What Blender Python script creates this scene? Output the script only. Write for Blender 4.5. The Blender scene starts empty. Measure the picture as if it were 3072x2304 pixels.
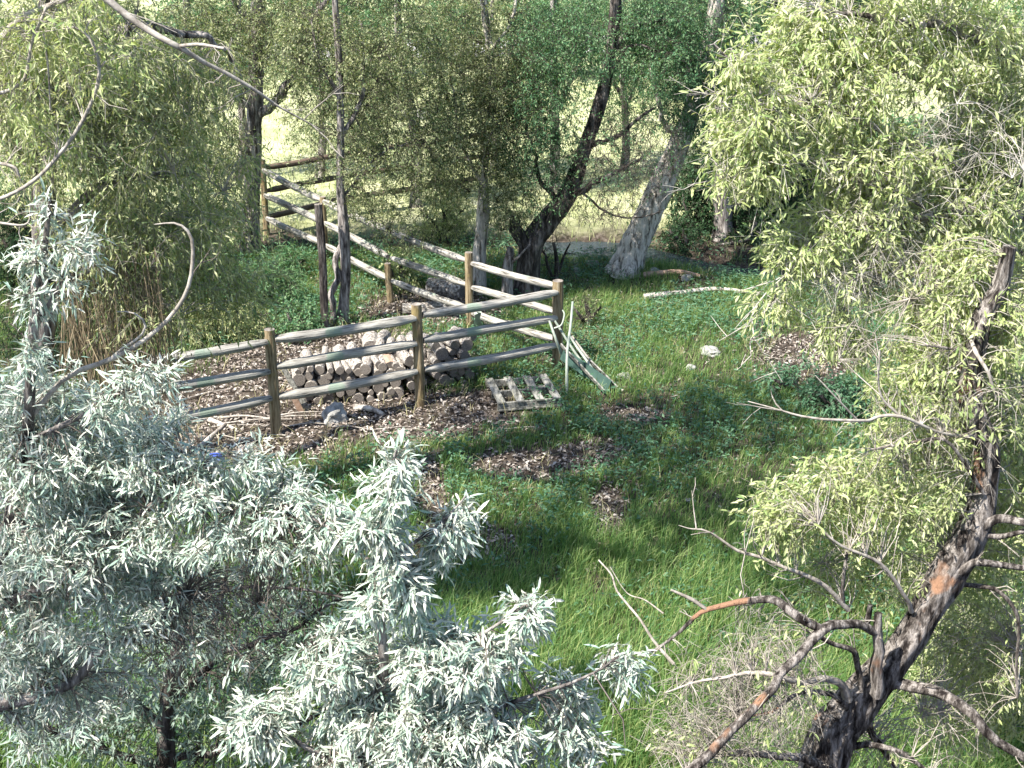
import bpy, math
import numpy as np
from mathutils import Vector, noise as mnoise
R = math.radians
# ------------------------------------------------------------------ camera, world, sun, exposure
scn = bpy.context.scene
PITCH = R(22.0); FPX = 4220.0; CAMZ = 7.5            # reference frame of 3072 x 2304
cd = bpy.data.cameras.new('camera'); cam = bpy.data.objects.new('camera', cd)
scn.collection.objects.link(cam); scn.camera = cam
cam.location = (0, 0, CAMZ); cam.rotation_euler = (R(90) - PITCH, 0, 0)
cd.sensor_fit = 'HORIZONTAL'; cd.sensor_width = 36; cd.lens = 36 * FPX / 3072.0
cd.clip_start = 0.05; cd.clip_end = 2000
SUN_AZ = Vector((-0.80, -0.60)); SUN_EL = R(55)
w = bpy.data.worlds.new("World"); scn.world = w; w.use_nodes = True
nt = w.node_tree; bg = nt.nodes['Background']
sky = nt.nodes.new('ShaderNodeTexSky'); sky.sky_type = 'NISHITA'; sky.sun_disc = False
sky.sun_elevation = SUN_EL; sky.sun_rotation = math.atan2(SUN_AZ.x, SUN_AZ.y) % (2 * math.pi)
nt.links.new(sky.outputs[0], bg.inputs[0]); bg.inputs[1].default_value = 0.105
sl = bpy.data.lights.new('sun', 'SUN'); sl.energy = 5.0; sl.angle = R(0.5); sl.color = (1.0, 0.935, 0.83)
so = bpy.data.objects.new('sun', sl); scn.collection.objects.link(so)
az = SUN_AZ.normalized()
sdir = Vector((az.x * math.cos(SUN_EL), az.y * math.cos(SUN_EL), math.sin(SUN_EL)))
so.rotation_euler = sdir.to_track_quat('Z', 'Y').to_euler(); so.location = (-20, 5, 30)
scn.view_settings.view_transform = 'Standard'; scn.view_settings.look = 'None'
scn.view_settings.gamma = 1.0; scn.view_settings.exposure = 1.45
scn.render.resolution_x = 1024; scn.render.resolution_y = 768
scn.render.engine = 'CYCLES'
scn.cycles.max_bounces = 5; scn.cycles.diffuse_bounces = 3; scn.cycles.transmission_bounces = 4
scn.cycles.glossy_bounces = 2

rng = np.random.default_rng(7)
# ------------------------------------------------------------------ geometry of the view (to place real things)
cp, sp_ = math.cos(PITCH), math.sin(PITCH)
def ray(px, py):
    a = (px - 1536) / FPX; b = -(py - 1152) / FPX
    return np.array([a, cp + b * sp_, -sp_ + b * cp])
def at(px, py, Y):                       # world point seen at that place in the plane y = Y
    d = ray(px, py); return np.array([0, 0, CAMZ]) + d * (Y / d[1])
def gz(x, y):                            # height of the ground
    x = np.asarray(x, float); y = np.asarray(y, float)
    z = 0.05 * np.sin(x * 0.9 + 1.3) * np.cos(y * 0.7) + 0.03 * np.sin(x * 2.3 + y * 1.9)
    z = z + np.where(y < 9, (9 - np.clip(y, -40, 9)) ** 2 * 0.06, 0)
    z = np.minimum(z, 5.0)
    c = creek_y(x); m = np.clip(1 - np.abs(y - c) / .95, 0, 1) * (x > 0.3)
    z = z - 0.34 * m ** 0.6
    far = np.clip((y - 60) / 120, 0, 1)
    return z + far * 14
def creek_y(x):
    return 25.2 - 0.28 * (x - 1.5) + 0.35 * np.sin(x * 0.9)
def G(px, py):
    d = ray(px, py); z = 0.0
    for _ in range(6):
        p = np.array([0, 0, CAMZ]) + d * ((z - CAMZ) / d[2]); z = float(gz(p[0], p[1]))
    return p
def zat(gp, py):                         # height over the ground point gp that lies on picture row py
    b = -(py - 1152) / FPX
    return CAMZ + gp[1] * (-sp_ + b * cp) / (cp + b * sp_)
def proj(P):
    x, y, z = P[:, 0], P[:, 1], P[:, 2] - CAMZ
    dep = y * cp - z * sp_; up = y * sp_ + z * cp
    return 1536 + FPX * x / dep, 1152 - FPX * up / dep, dep

# ------------------------------------------------------------------ mesh accumulation
class MB:
    def __init__(s): s.v = []; s.f3 = []; s.f4 = []; s.m3 = []; s.m4 = []; s.n = 0
    def add(s, V, F3=None, F4=None, mi=0):
        V = np.asarray(V, np.float32).reshape(-1, 3)
        if F3 is not None and len(F3):
            F3 = np.asarray(F3, np.int64).reshape(-1, 3); s.f3.append(F3 + s.n); s.m3.append(np.full(len(F3), mi))
        if F4 is not None and len(F4):
            F4 = np.asarray(F4, np.int64).reshape(-1, 4); s.f4.append(F4 + s.n); s.m4.append(np.full(len(F4), mi))
        s.v.append(V); s.n += len(V)
    def mesh(s, name, mats, smooth=False, origin=(0, 0, 0)):
        me = bpy.data.meshes.new(name)
        V = np.concatenate(s.v) - np.asarray(origin, np.float32)
        f3 = np.concatenate(s.f3) if s.f3 else np.zeros((0, 3), np.int64)
        f4 = np.concatenate(s.f4) if s.f4 else np.zeros((0, 4), np.int64)
        mi = np.concatenate([np.concatenate(s.m3) if s.m3 else np.zeros(0), np.concatenate(s.m4) if s.m4 else np.zeros(0)]).astype(np.int32)
        me.vertices.add(len(V)); me.vertices.foreach_set('co', V.astype(np.float32).ravel())
        loops = np.concatenate([f3.ravel(), f4.ravel()]).astype(np.int32)
        me.loops.add(len(loops)); me.loops.foreach_set('vertex_index', loops)
        nf = len(f3) + len(f4); me.polygons.add(nf)
        st = np.concatenate([np.arange(len(f3)) * 3, len(f3) * 3 + np.arange(len(f4)) * 4]).astype(np.int32)
        me.polygons.foreach_set('loop_start', st)
        for m in (mats if isinstance(mats, (list, tuple)) else [mats]): me.materials.append(m)
        me.polygons.foreach_set('material_index', mi)
        me.polygons.foreach_set('use_smooth', np.full(nf, smooth))
        me.update(calc_edges=True); me.validate()
        return me
    def build(s, name, mats, parent=None, smooth=False, origin=None):
        o0 = np.zeros(3) if origin is None else np.asarray(origin, float)
        if parent is not None: o0 = np.array(parent.location)
        me = s.mesh(name, mats, smooth, o0)
        o = bpy.data.objects.new(name, me); scn.collection.objects.link(o)
        if parent is not None: o.parent = parent
        else: o.location = o0
        return o
def tag(o, label=None, cat=None, group=None, kind=None):
    if label: o['label'] = label
    if cat: o['category'] = cat
    if group: o['group'] = group
    if kind: o['kind'] = kind
    return o
def empty(name, loc, label, cat, group=None):
    o = bpy.data.objects.new(name, None); scn.collection.objects.link(o); o.location = tuple(float(c) for c in loc)
    o.empty_display_size = 0.2
    return tag(o, label, cat, group)
def unit(a): return a / np.maximum(np.linalg.norm(a, axis=-1, keepdims=True), 1e-9)

ORD = ['first', 'second', 'third', 'fourth', 'fifth', 'sixth', 'seventh', 'eighth', 'ninth', 'tenth', 'eleventh', 'twelfth', 'thirteenth', 'fourteenth', 'fifteenth', 'sixteenth', 'seventeenth', 'eighteenth', 'nineteenth', 'twentieth']
ORD += ['twenty-' + q for q in ORD[:9]] + ['thirtieth'] + ['thirty-' + q for q in ORD[:9]] + ['fortieth']
def smooth_path(pts, n):
    P = np.asarray(pts, float); k = len(P)
    if k == 2:
        t = np.linspace(0, 1, n)[:, None]; return P[0] * (1 - t) + P[1] * t
    Q = np.vstack([2 * P[0] - P[1], P, 2 * P[-1] - P[-2]]); out = []
    for u in np.linspace(0, k - 1 - 1e-6, n):
        i = int(u); t = u - i; a, b, c, d = Q[i:i + 4]
        out.append(0.5 * (2 * b + (c - a) * t + (2 * a - 5 * b + 4 * c - d) * t * t + (3 * b - a - 3 * c + d) * t ** 3))
    return np.array(out)
def tube(mb, P, r, sides=8, mi=0, cap=True, rough=0.0, seed=0.0, ridge=0.0, mcap=None):
    P = np.asarray(P, float); n = len(P); r = np.broadcast_to(np.asarray(r, float), (n,))
    T = unit(np.gradient(P, axis=0))
    ref = np.array([0, 0, 1.0]) if abs(T[0, 2]) < 0.9 else np.array([1.0, 0, 0])
    U = np.zeros_like(P); u = unit(np.cross(T[0], ref))
    for i in range(n):
        u = unit(u - T[i] * np.dot(u, T[i])); U[i] = u
    W = np.cross(T, U)
    th = np.linspace(0, 2 * math.pi, sides, endpoint=False)
    rr = np.repeat(r[:, None], sides, 1)
    if rough > 0 or ridge > 0:
        s = np.concatenate([[0], np.cumsum(np.linalg.norm(np.diff(P, axis=0), axis=1))])
        N = np.zeros((n, sides))
        for i in range(n):
            for j in range(sides):
                c, q = math.cos(th[j]), math.sin(th[j])
                a = mnoise.noise(Vector((c * 1.3 + seed, q * 1.3, s[i] * 1.6)))
                b = mnoise.noise(Vector((c * 5.5 + seed, q * 5.5 + 3, s[i] * 2.6 + seed)))
                N[i, j] = rough * a * 1.4 + ridge * (1 - 2.6 * abs(b))
        rr = rr * (1 + N)
    V = P[:, None, :] + (U[:, None, :] * np.cos(th)[None, :, None] + W[:, None, :] * np.sin(th)[None, :, None]) * rr[..., None]
    V = V.reshape(-1, 3)
    i = np.arange(n - 1)[:, None] * sides; j = np.arange(sides)[None, :]; j2 = (j + 1) % sides
    F = np.stack([i + j, i + j2, i + sides + j2, i + sides + j], -1).reshape(-1, 4)
    mb.add(V, None, F, mi)
    if cap:
        for base, c, flip in ((0, P[0], True), ((n - 1) * sides, P[-1], False)):
            ring = V[base:base + sides]
            idx = [[0, 1 + (k + 1) % sides, 1 + k] if flip else [0, 1 + k, 1 + (k + 1) % sides] for k in range(sides)]
            mb.add(np.vstack([c[None], ring]), idx, None, mi if mcap is None else mcap)
def box(mb, c, s, ax=None, mi=0):
    c = np.asarray(c, float); h = np.asarray(s, float) / 2
    A = np.eye(3) if ax is None else np.asarray(ax, float)
    V = np.array([[x, y, z] for x in (-1, 1) for y in (-1, 1) for z in (-1, 1)]) * h
    V = V @ A + c
    mb.add(V, None, [[0, 1, 3, 2], [4, 6, 7, 5], [0, 4, 5, 1], [2, 3, 7, 6], [0, 2, 6, 4], [1, 5, 7, 3]], mi)
def leaves(mb, P, D, N, L, W, kind='q', droop=0.15, mi=0):
    D = unit(D); S = unit(np.cross(D, N)); N = np.cross(S, D)
    L = np.broadcast_to(L, (len(P),))[:, None]; W = np.broadcast_to(W, (len(P),))[:, None]
    n = len(P); base = np.arange(n)[:, None]
    if kind == 'q':
        V = np.stack([P, P + D * L * .45 + S * W * .5, P + D * L - N * L * droop, P + D * L * .45 - S * W * .5], 1)
        mb.add(V.reshape(-1, 3), None, base * 4 + np.array([[0, 1, 2, 3]]), mi)
    elif kind == 'f':
        V = np.stack([P, P + D * L * .42 + S * W * .5 + N * W * .18, P + D * L - N * L * droop,
                      P + D * L * .42 - S * W * .5 + N * W * .18, P + D * L * .45], 1)
        mb.add(V.reshape(-1, 3), None, np.concatenate([base * 5 + np.array([[0, 4, 2, 1]]), base * 5 + np.array([[0, 3, 2, 4]])]), mi)
    else:
        c1, c2 = droop * .1, droop * .45
        m1 = P + D * L * .28 - N * L * c1; m2 = P + D * L * .66 - N * L * c2
        V = np.stack([P, m1 + S * W * .42 + N * W * .15, m1, m1 - S * W * .42 + N * W * .15,
                      m2 + S * W * .44 + N * W * .12, m2, m2 - S * W * .44 + N * W * .12, P + D * L * .97 - N * L * droop], 1)
        f3 = np.concatenate([base * 8 + np.array([[k]]) for k in ()] + [base * 8 + np.array([q]) for q in ([0, 2, 1], [0, 3, 2], [4, 5, 7], [5, 6, 7])])
        f4 = np.concatenate([base * 8 + np.array([q]) for q in ([1, 2, 5, 4], [2, 3, 6, 5])])
        mb.add(V.reshape(-1, 3), f3, f4, mi)
def blades(mb, P, h, wd, lean, bend, mi=0):
    n = len(P); a = rng.uniform(0, 2 * math.pi, n)
    S = np.stack([np.cos(a), np.sin(a), np.zeros(n)], 1) * wd[:, None] * .5
    up = np.array([0, 0, 1.0])[None]
    mid = P + up * h[:, None] * .55 + lean * (h * bend * .35)[:, None]
    tip = P + up * (h * (1 - .35 * bend))[:, None] + lean * (h * bend)[:, None]
    V = np.stack([P - S, P + S, mid + S * .8, mid - S * .8, tip], 1).reshape(-1, 3)
    b = np.arange(n)[:, None] * 5
    mb.add(V, b + np.array([[3, 2, 4]]), b + np.array([[0, 1, 2, 3]]), mi)
def sticks(mb, A, B, r, sag=0.0, mi=0, mid=None):     # many thin three-sided sticks at once
    n = len(A); D = unit(B - A); ref = unit(rng.normal(size=(n, 3))); U = unit(np.cross(D, ref)); W = np.cross(D, U)
    r = np.broadcast_to(r, (n,))[:, None]; M = (A + B) / 2 if mid is None else mid
    M = M + np.array([0, 0, -1.0]) * sag
    rings = []
    for C, k in ((A, 1.0), (M, .8), (B, .5)):
        for t in (0, 2.094, 4.189): rings.append(C + (U * math.cos(t) + W * math.sin(t)) * r * k)
    V = np.stack(rings, 1).reshape(-1, 3); b = np.arange(n)[:, None] * 9
    F = [b + np.array([[q + i, q + (i + 1) % 3, q + 3 + (i + 1) % 3, q + 3 + i]]) for q in (0, 3) for i in range(3)]
    mb.add(V, None, np.concatenate(F), mi)

# ------------------------------------------------------------------ materials
def nmat(name):
    m = bpy.data.materials.new(name); m.use_nodes = True; t = m.node_tree
    return m, t, t.nodes['Principled BSDF'], t.nodes['Material Output']
def ramp(t, cols, inp):
    r = t.nodes.new('ShaderNodeValToRGB'); e = r.color_ramp.elements
    while len(e) < len(cols): e.new(0.5)
    for k, (p, c) in enumerate(cols): e[k].position = p; e[k].color = (*c, 1)
    t.links.new(inp, r.inputs[0]); return r
def leaf_mat(name, cols, trans=0.35, tcol=None, rough=0.55, spec=0.3):
    m, t, b, out = nmat(name)
    g = t.nodes.new('ShaderNodeNewGeometry')
    r = ramp(t, [(i / (len(cols) - 1), c) for i, c in enumerate(cols)], g.outputs['Random Per Island'])
    b.inputs['Roughness'].default_value = rough; b.inputs['Specular IOR Level'].default_value = spec
    t.links.new(r.outputs[0], b.inputs['Base Color'])
    if trans > 0:
        tr = t.nodes.new('ShaderNodeBsdfTranslucent'); mx = t.nodes.new('ShaderNodeMixShader'); mx.inputs[0].default_value = trans
        mc = t.nodes.new('ShaderNodeMix'); mc.data_type = 'RGBA'; mc.blend_type = 'MULTIPLY'; mc.inputs[0].default_value = 1
        t.links.new(r.outputs[0], mc.inputs[6]); mc.inputs[7].default_value = (*(tcol or (1.3, 1.35, .6)), 1)
        t.links.new(mc.outputs[2], tr.inputs[0])
        t.links.new(b.outputs[0], mx.inputs[1]); t.links.new(tr.outputs[0], mx.inputs[2]); t.links.new(mx.outputs[0], out.inputs[0])
    return m
def wood_mat(name, cols, scale=(14, 14, 2.2), bump=.6, rough=.85, patch=None, dist=.02, detail=8):
    m, t, b, out = nmat(name)
    tc = t.nodes.new('ShaderNodeTexCoord'); mp = t.nodes.new('ShaderNodeMapping'); mp.inputs['Scale'].default_value = scale
    t.links.new(tc.outputs['Object'], mp.inputs[0])
    n = t.nodes.new('ShaderNodeTexNoise'); n.inputs['Scale'].default_value = 1.0; n.inputs['Detail'].default_value = detail; n.inputs['Roughness'].default_value = .7
    t.links.new(mp.outputs[0], n.inputs['Vector'])
    r = ramp(t, cols, n.outputs[0]); col = r.outputs[0]
    if patch:
        n2 = t.nodes.new('ShaderNodeTexNoise'); n2.inputs['Scale'].default_value = patch[1]; n2.inputs['Detail'].default_value = 3
        t.links.new(tc.outputs['Object'], n2.inputs['Vector'])
        r2 = ramp(t, [(patch[2], (0, 0, 0)), (patch[2] + .06, (1, 1, 1))], n2.outputs[0])
        mx = t.nodes.new('ShaderNodeMix'); mx.data_type = 'RGBA'
        t.links.new(r2.outputs[0], mx.inputs[0]); t.links.new(col, mx.inputs[6]); mx.inputs[7].default_value = (*patch[0], 1); col = mx.outputs[2]
    t.links.new(col, b.inputs['Base Color']); b.inputs['Roughness'].default_value = rough; b.inputs['Specular IOR Level'].default_value = .15
    bp = t.nodes.new('ShaderNodeBump'); bp.inputs['Strength'].default_value = bump; bp.inputs['Distance'].default_value = dist
    t.links.new(n.outputs[0], bp.inputs['Height']); t.links.new(bp.outputs[0], b.inputs['Normal'])
    return m
M = {}
M['silver'] = leaf_mat('silver_leaf', [(.22, .34, .28), (.42, .49, .42), (.74, .72, .66), (.27, .40, .33), (.60, .62, .56)], .2, (1.1, 1.05, .75), .5, .4)
M['silver_green'] = leaf_mat('grey_green_leaf', [(.16, .24, .19), (.25, .33, .27), (.32, .39, .33)], .3, (1.1, 1.2, .7))
M['yellow_leaf'] = leaf_mat('yellow_green_leaf', [(.28, .36, .15), (.42, .48, .24), (.58, .60, .38), (.38, .45, .18), (.16, .25, .09)], .35, (1.2, 1.2, .6))
M['willow_leaf'] = leaf_mat('willow_leaf', [(.10, .17, .07), (.32, .36, .17), (.56, .57, .34), (.20, .28, .10), (.42, .42, .24), (.06, .13, .05)], .35, (1.3, 1.3, .6))
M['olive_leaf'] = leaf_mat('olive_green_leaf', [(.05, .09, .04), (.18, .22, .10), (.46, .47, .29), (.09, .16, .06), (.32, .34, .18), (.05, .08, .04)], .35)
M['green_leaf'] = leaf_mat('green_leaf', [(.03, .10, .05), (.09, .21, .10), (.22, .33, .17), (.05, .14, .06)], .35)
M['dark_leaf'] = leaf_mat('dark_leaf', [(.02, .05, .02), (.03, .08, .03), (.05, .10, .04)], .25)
M['grass'] = leaf_mat('grass_blade', [(.05, .13, .045), (.10, .20, .065), (.18, .28, .09), (.36, .42, .18), (.10, .21, .06), (.20, .32, .11)], .4, (1.2, 1.3, .6))
M['dry_grass'] = leaf_mat('dry_grass_blade', [(.34, .32, .17), (.48, .44, .27), (.30, .32, .13)], .2, (1.1, 1.05, .8))
M['litter'] = leaf_mat('fallen_leaf', [(.10, .08, .07), (.18, .15, .13), (.30, .26, .23), (.45, .42, .38), (.07, .055, .045)], .0, None, .8, .1)
M['weed'] = leaf_mat('weed_leaf', [(.04, .12, .06), (.08, .18, .10), (.15, .25, .15)], .3)
M['grey_bark'] = wood_mat('grey_bark', [(.38, (.03, .025, .023)), (.5, (.20, .18, .17)), (.60, (.42, .39, .37))], (18, 18, 3), 1.0, dist=.04)
M['pale_bark'] = wood_mat('pale_bark', [(.38, (.06, .05, .042)), (.45, (.34, .31, .27)), (.55, (.66, .61, .55))], (15, 15, 2.6), 1.0, dist=.04)
M['dark_bark'] = wood_mat('dark_bark', [(.38, (.012, .01, .01)), (.5, (.06, .052, .048)), (.62, (.20, .18, .17))], (13, 13, 2.6), 1.0, dist=.04)
M['old_bark'] = wood_mat('furrowed_bark', [(.40, (.02, .016, .015)), (.5, (.13, .115, .105)), (.60, (.38, .35, .33))], (24, 24, 4.2), 1.0, patch=((.34, .20, .13), 3.6, .61), dist=.05)
M['twig'] = wood_mat('twig_bark', [(.35, (.16, .14, .12)), (.6, (.42, .39, .35))], (20, 20, 20), .3)
M['dark_twig'] = wood_mat('dark_twig_bark', [(.3, (.03, .026, .022)), (.7, (.10, .085, .075))], (20, 20, 20), .3)
M['rail'] = wood_mat('weathered_rail', [(.36, (.04, .036, .03)), (.44, (.22, .21, .19)), (.56, (.36, .35, .32)), (.68, (.50, .48, .44))], (2.2, 30, 30), .9, patch=((.22, .27, .22), 2.0, .60))
M['post'] = wood_mat('weathered_post', [(.36, (.05, .035, .02)), (.46, (.19, .145, .085)), (.6, (.32, .26, .17)), (.72, (.40, .36, .27))], (30, 30, 2.4), .9, patch=((.24, .19, .09), 4.0, .60))
M['bark_log'] = wood_mat('log_bark', [(.38, (.06, .05, .045)), (.5, (.26, .235, .21)), (.62, (.58, .55, .5))], (7, 3, 7), .7)
M['dark_rail'] = wood_mat('backlit_dark_rail', [(.3, (.05, .035, .025)), (.6, (.17, .13, .10))], (3, 26, 26), .6)  # far rails: their backlit darkness is put into the wood colour
M['cut_end'] = wood_mat('sawn_end', [(.35, (.08, .07, .062)), (.6, (.28, .25, .225))], (14, 2, 14), .5)
M['red_log'] = wood_mat('peeled_log', [(.3, (.24, .15, .10)), (.6, (.42, .30, .23)), (.8, (.55, .45, .37))], (8, 8, 8), .4)
M['plank'] = wood_mat('grey_plank', [(.38, (.05, .05, .045)), (.5, (.19, .19, .17)), (.66, (.34, .33, .31))], (22, 3, 22), .5)
M['green_board'] = wood_mat('green_painted_board', [(.3, (.03, .06, .05)), (.7, (.07, .13, .11))], (10, 10, 3), .4)
M['green_pole'] = wood_mat('grey_green_pole', [(.3, (.20, .25, .21)), (.7, (.42, .46, .40))], (20, 20, 4), .4)
M['pale_twig'] = wood_mat('pale_twig_bark', [(.3, (.26, .24, .21)), (.6, (.55, .52, .48))], (20, 20, 20), .2)
M['grey_twig'] = wood_mat('grey_twig_bark', [(.3, (.06, .05, .045)), (.7, (.22, .19, .17))], (20, 20, 20), .3)
M['dry_vine'] = wood_mat('dry_vine', [(.3, (.10, .075, .045)), (.7, (.30, .25, .17))], (20, 20, 4), .2)
M['rock'] = wood_mat('pale_rock', [(.35, (.13, .13, .125)), (.5, (.30, .30, .29)), (.65, (.44, .43, .41))], (5, 5, 5), .6, dist=.03)
m, t, b, out = nmat('blue_plastic'); b.inputs['Base Color'].default_value = (.05, .09, .38, 1); b.inputs['Roughness'].default_value = .35; M['blue'] = m

# ground: meadow, soil and far field in one material by world position
m, t, b, out = nmat('ground')
geo = t.nodes.new('ShaderNodeNewGeometry'); sx = t.nodes.new('ShaderNodeSeparateXYZ'); t.links.new(geo.outputs['Position'], sx.inputs[0])
def noi(sc, det=6, ro=.65):
    n = t.nodes.new('ShaderNodeTexNoise'); n.inputs['Scale'].default_value = sc; n.inputs['Detail'].default_value = det; n.inputs['Roughness'].default_value = ro
    t.links.new(geo.outputs['Position'], n.inputs['Vector']); return n
def mixc(f, a, c):
    mx = t.nodes.new('ShaderNodeMix'); mx.data_type = 'RGBA'; t.links.new(f, mx.inputs[0]); t.links.new(a, mx.inputs[6]); t.links.new(c, mx.inputs[7]); return mx.outputs[2]
soil = ramp(t, [(.3, (.02, .016, .012)), (.5, (.055, .044, .035)), (.7, (.15, .13, .11))], noi(9).outputs[0])
mead = ramp(t, [(.28, (.26, .30, .14)), (.45, (.38, .41, .22)), (.6, (.48, .49, .30)), (.75, (.56, .55, .40))], noi(1.1, 8).outputs[0])
gn = noi(.8); ad = t.nodes.new('ShaderNodeMath'); ad.operation = 'MULTIPLY_ADD'; ad.inputs[1].default_value = 3.0
t.links.new(gn.outputs[0], ad.inputs[0]); t.links.new(sx.outputs['Y'], ad.inputs[2])
# a stretch of field opens beyond the creek and the back fence
mr = t.nodes.new('ShaderNodeMapRange'); mr.inputs['From Min'].default_value = 27.6; mr.inputs['From Max'].default_value = 29.4; t.links.new(ad.outputs[0], mr.inputs[0])
col = mixc(mr.outputs[0], soil.outputs[0], mead.outputs[0])
t.links.new(col, b.inputs['Base Color']); b.inputs['Roughness'].default_value = .95; b.inputs['Specular IOR Level'].default_value = .1
bp = t.nodes.new('ShaderNodeBump'); bp.inputs['Strength'].default_value = .8; bp.inputs['Distance'].default_value = .06
t.links.new(noi(14).outputs[0], bp.inputs['Height']); t.links.new(bp.outputs[0], b.inputs['Normal'])
M['ground'] = m
m, t, b, out = nmat('gravel')
n = t.nodes.new('ShaderNodeTexVoronoi'); n.inputs['Scale'].default_value = 6
tc = t.nodes.new('ShaderNodeTexCoord'); t.links.new(tc.outputs['Object'], n.inputs['Vector'])
r = ramp(t, [(.1, (.60, .59, .58)), (.6, (.36, .35, .35))], n.outputs['Distance']); t.links.new(r.outputs[0], b.inputs['Base Color'])
bp = t.nodes.new('ShaderNodeBump'); bp.inputs['Distance'].default_value = .1; t.links.new(n.outputs['Distance'], bp.inputs['Height']); bp.invert = True
t.links.new(bp.outputs[0], b.inputs['Normal']); b.inputs['Roughness'].default_value = .9
M['gravel'] = m
m, t, b, out = nmat('creek_water'); b.inputs['Base Color'].default_value = (.035, .05, .055, 1); b.inputs['Roughness'].default_value = .06
n = t.nodes.new('ShaderNodeTexNoise'); n.inputs['Scale'].default_value = 9; n.inputs['Detail'].default_value = 5
tc = t.nodes.new('ShaderNodeTexCoord'); mp = t.nodes.new('ShaderNodeMapping'); mp.inputs['Scale'].default_value = (1, 2.4, 1)
t.links.new(tc.outputs['Object'], mp.inputs[0]); t.links.new(mp.outputs[0], n.inputs['Vector'])
bp = t.nodes.new('ShaderNodeBump'); bp.inputs['Strength'].default_value = .6; bp.inputs['Distance'].default_value = .05
t.links.new(n.outputs[0], bp.inputs['Height']); t.links.new(bp.outputs[0], b.inputs['Normal'])
M['water'] = m

# ------------------------------------------------------------------ ground, creek, track
def build_ground():
    xs = np.unique(np.concatenate([np.linspace(-400, -14, 24), np.linspace(-14, 14, 150), np.linspace(14, 400, 24)]))
    ys = np.unique(np.concatenate([np.linspace(-120, 0, 14), np.linspace(0, 30, 170), np.linspace(30, 80, 50), np.linspace(80, 700, 26)]))
    X, Y = np.meshgrid(xs, ys); Z = gz(X, Y)
    near = (np.abs(X) < 15) & (Y > 8) & (Y < 31)
    Z = Z + near * rng.normal(0, .012, X.shape)
    V = np.stack([X, Y, Z], -1).reshape(-1, 3); nx = len(xs); ny = len(ys)
    i = np.arange(ny - 1)[:, None] * nx; j = np.arange(nx - 1)[None]
    F = np.stack([i + j, i + j + 1, i + nx + j + 1, i + nx + j], -1).reshape(-1, 4)
    mb = MB(); mb.add(V, None, F); tag(mb.build('ground', M['ground'], smooth=True), kind='structure')
    xs = np.linspace(0.6, 30, 60); mb = MB(); V = []
    for x in xs:
        c = float(creek_y(x)); wd = .75 if x < 2.4 else max(.26, .75 - (x - 2.4) * .4)
        V += [[x, c - wd, -.13], [x, c + wd, -.13]]
    F = [[2 * k, 2 * k + 2, 2 * k + 3, 2 * k + 1] for k in range(len(xs) - 1)]
    mb.add(V, None, F); tag(mb.build('creek', M['water']), kind='structure')
    mb = MB(); V = []; xs = np.linspace(-60, 60, 90)
    for x in xs:
        c = 50 + 2 * math.sin(x * .07); V += [[x, c - 2.2, float(gz(x, c - 2.2)) + .03], [x, c + 2.2, float(gz(x, c + 2.2)) + .03]]
    mb.add(V, None, [[2 * k, 2 * k + 2, 2 * k + 3, 2 * k + 1] for k in range(len(xs) - 1)])
    tag(mb.build('gravel_track', M['gravel']), kind='structure')
build_ground()

# ------------------------------------------------------------------ ground cover
LITTER = [(1090, 1215, 330, 60), (700, 1250, 300, 80), (620, 1210, 360, 90), (720, 1330, 330, 80), (1230, 1270, 330, 60), (1440, 1230, 160, 60), (1560, 1400, 170, 55), (1760, 1370, 120, 45),
          (1820, 1540, 60, 90), (1470, 1640, 90, 60), (1300, 930, 220, 50), (1900, 1250, 120, 25), (1000, 1100, 420, 120), (1290, 1480, 60, 120), (2420, 1080, 160, 90)]
def litter_w(P):
    px, py, _ = proj(P); wgt = np.zeros(len(P))
    for cx, cy, rx, ry in LITTER:
        d = ((px - cx) / rx) ** 2 + ((py - cy) / ry) ** 2; wgt = np.maximum(wgt, np.clip(1.35 - d, 0, 1))
    return wgt
def vnoise(P, s, seed):                 # cheap smooth noise from sines
    x, y = P[:, 0] * s + seed, P[:, 1] * s - seed * 1.7
    return (np.sin(x + 1.7 * np.sin(y * .8)) + np.sin(1.9 * y + 1.3 * np.sin(x * 1.3 + seed)) + np.sin(2.7 * x - 1.9 * y)) / 3
def sample_ground(n, x0, x1, y0, y1, power=1.0):
    y = y0 + (y1 - y0) * rng.random(n) ** power; x = rng.uniform(x0, x1, n)
    k = np.abs(x) < .48 * y + 1.6
    x, y = x[k], y[k]; return np.stack([x, y, gz(x, y)], 1)
def on_pallet(P):
    a = G(1500, 1238); return (np.abs(P[:, 0] - a[0] - .42) < .5) & (np.abs(P[:, 1] - a[1] - .42) < .5) & (rng.random(len(P)) < .85)
def in_water(P): return (P[:, 0] > .5) & (np.abs(P[:, 1] - creek_y(P[:, 0])) < .62)
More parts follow.
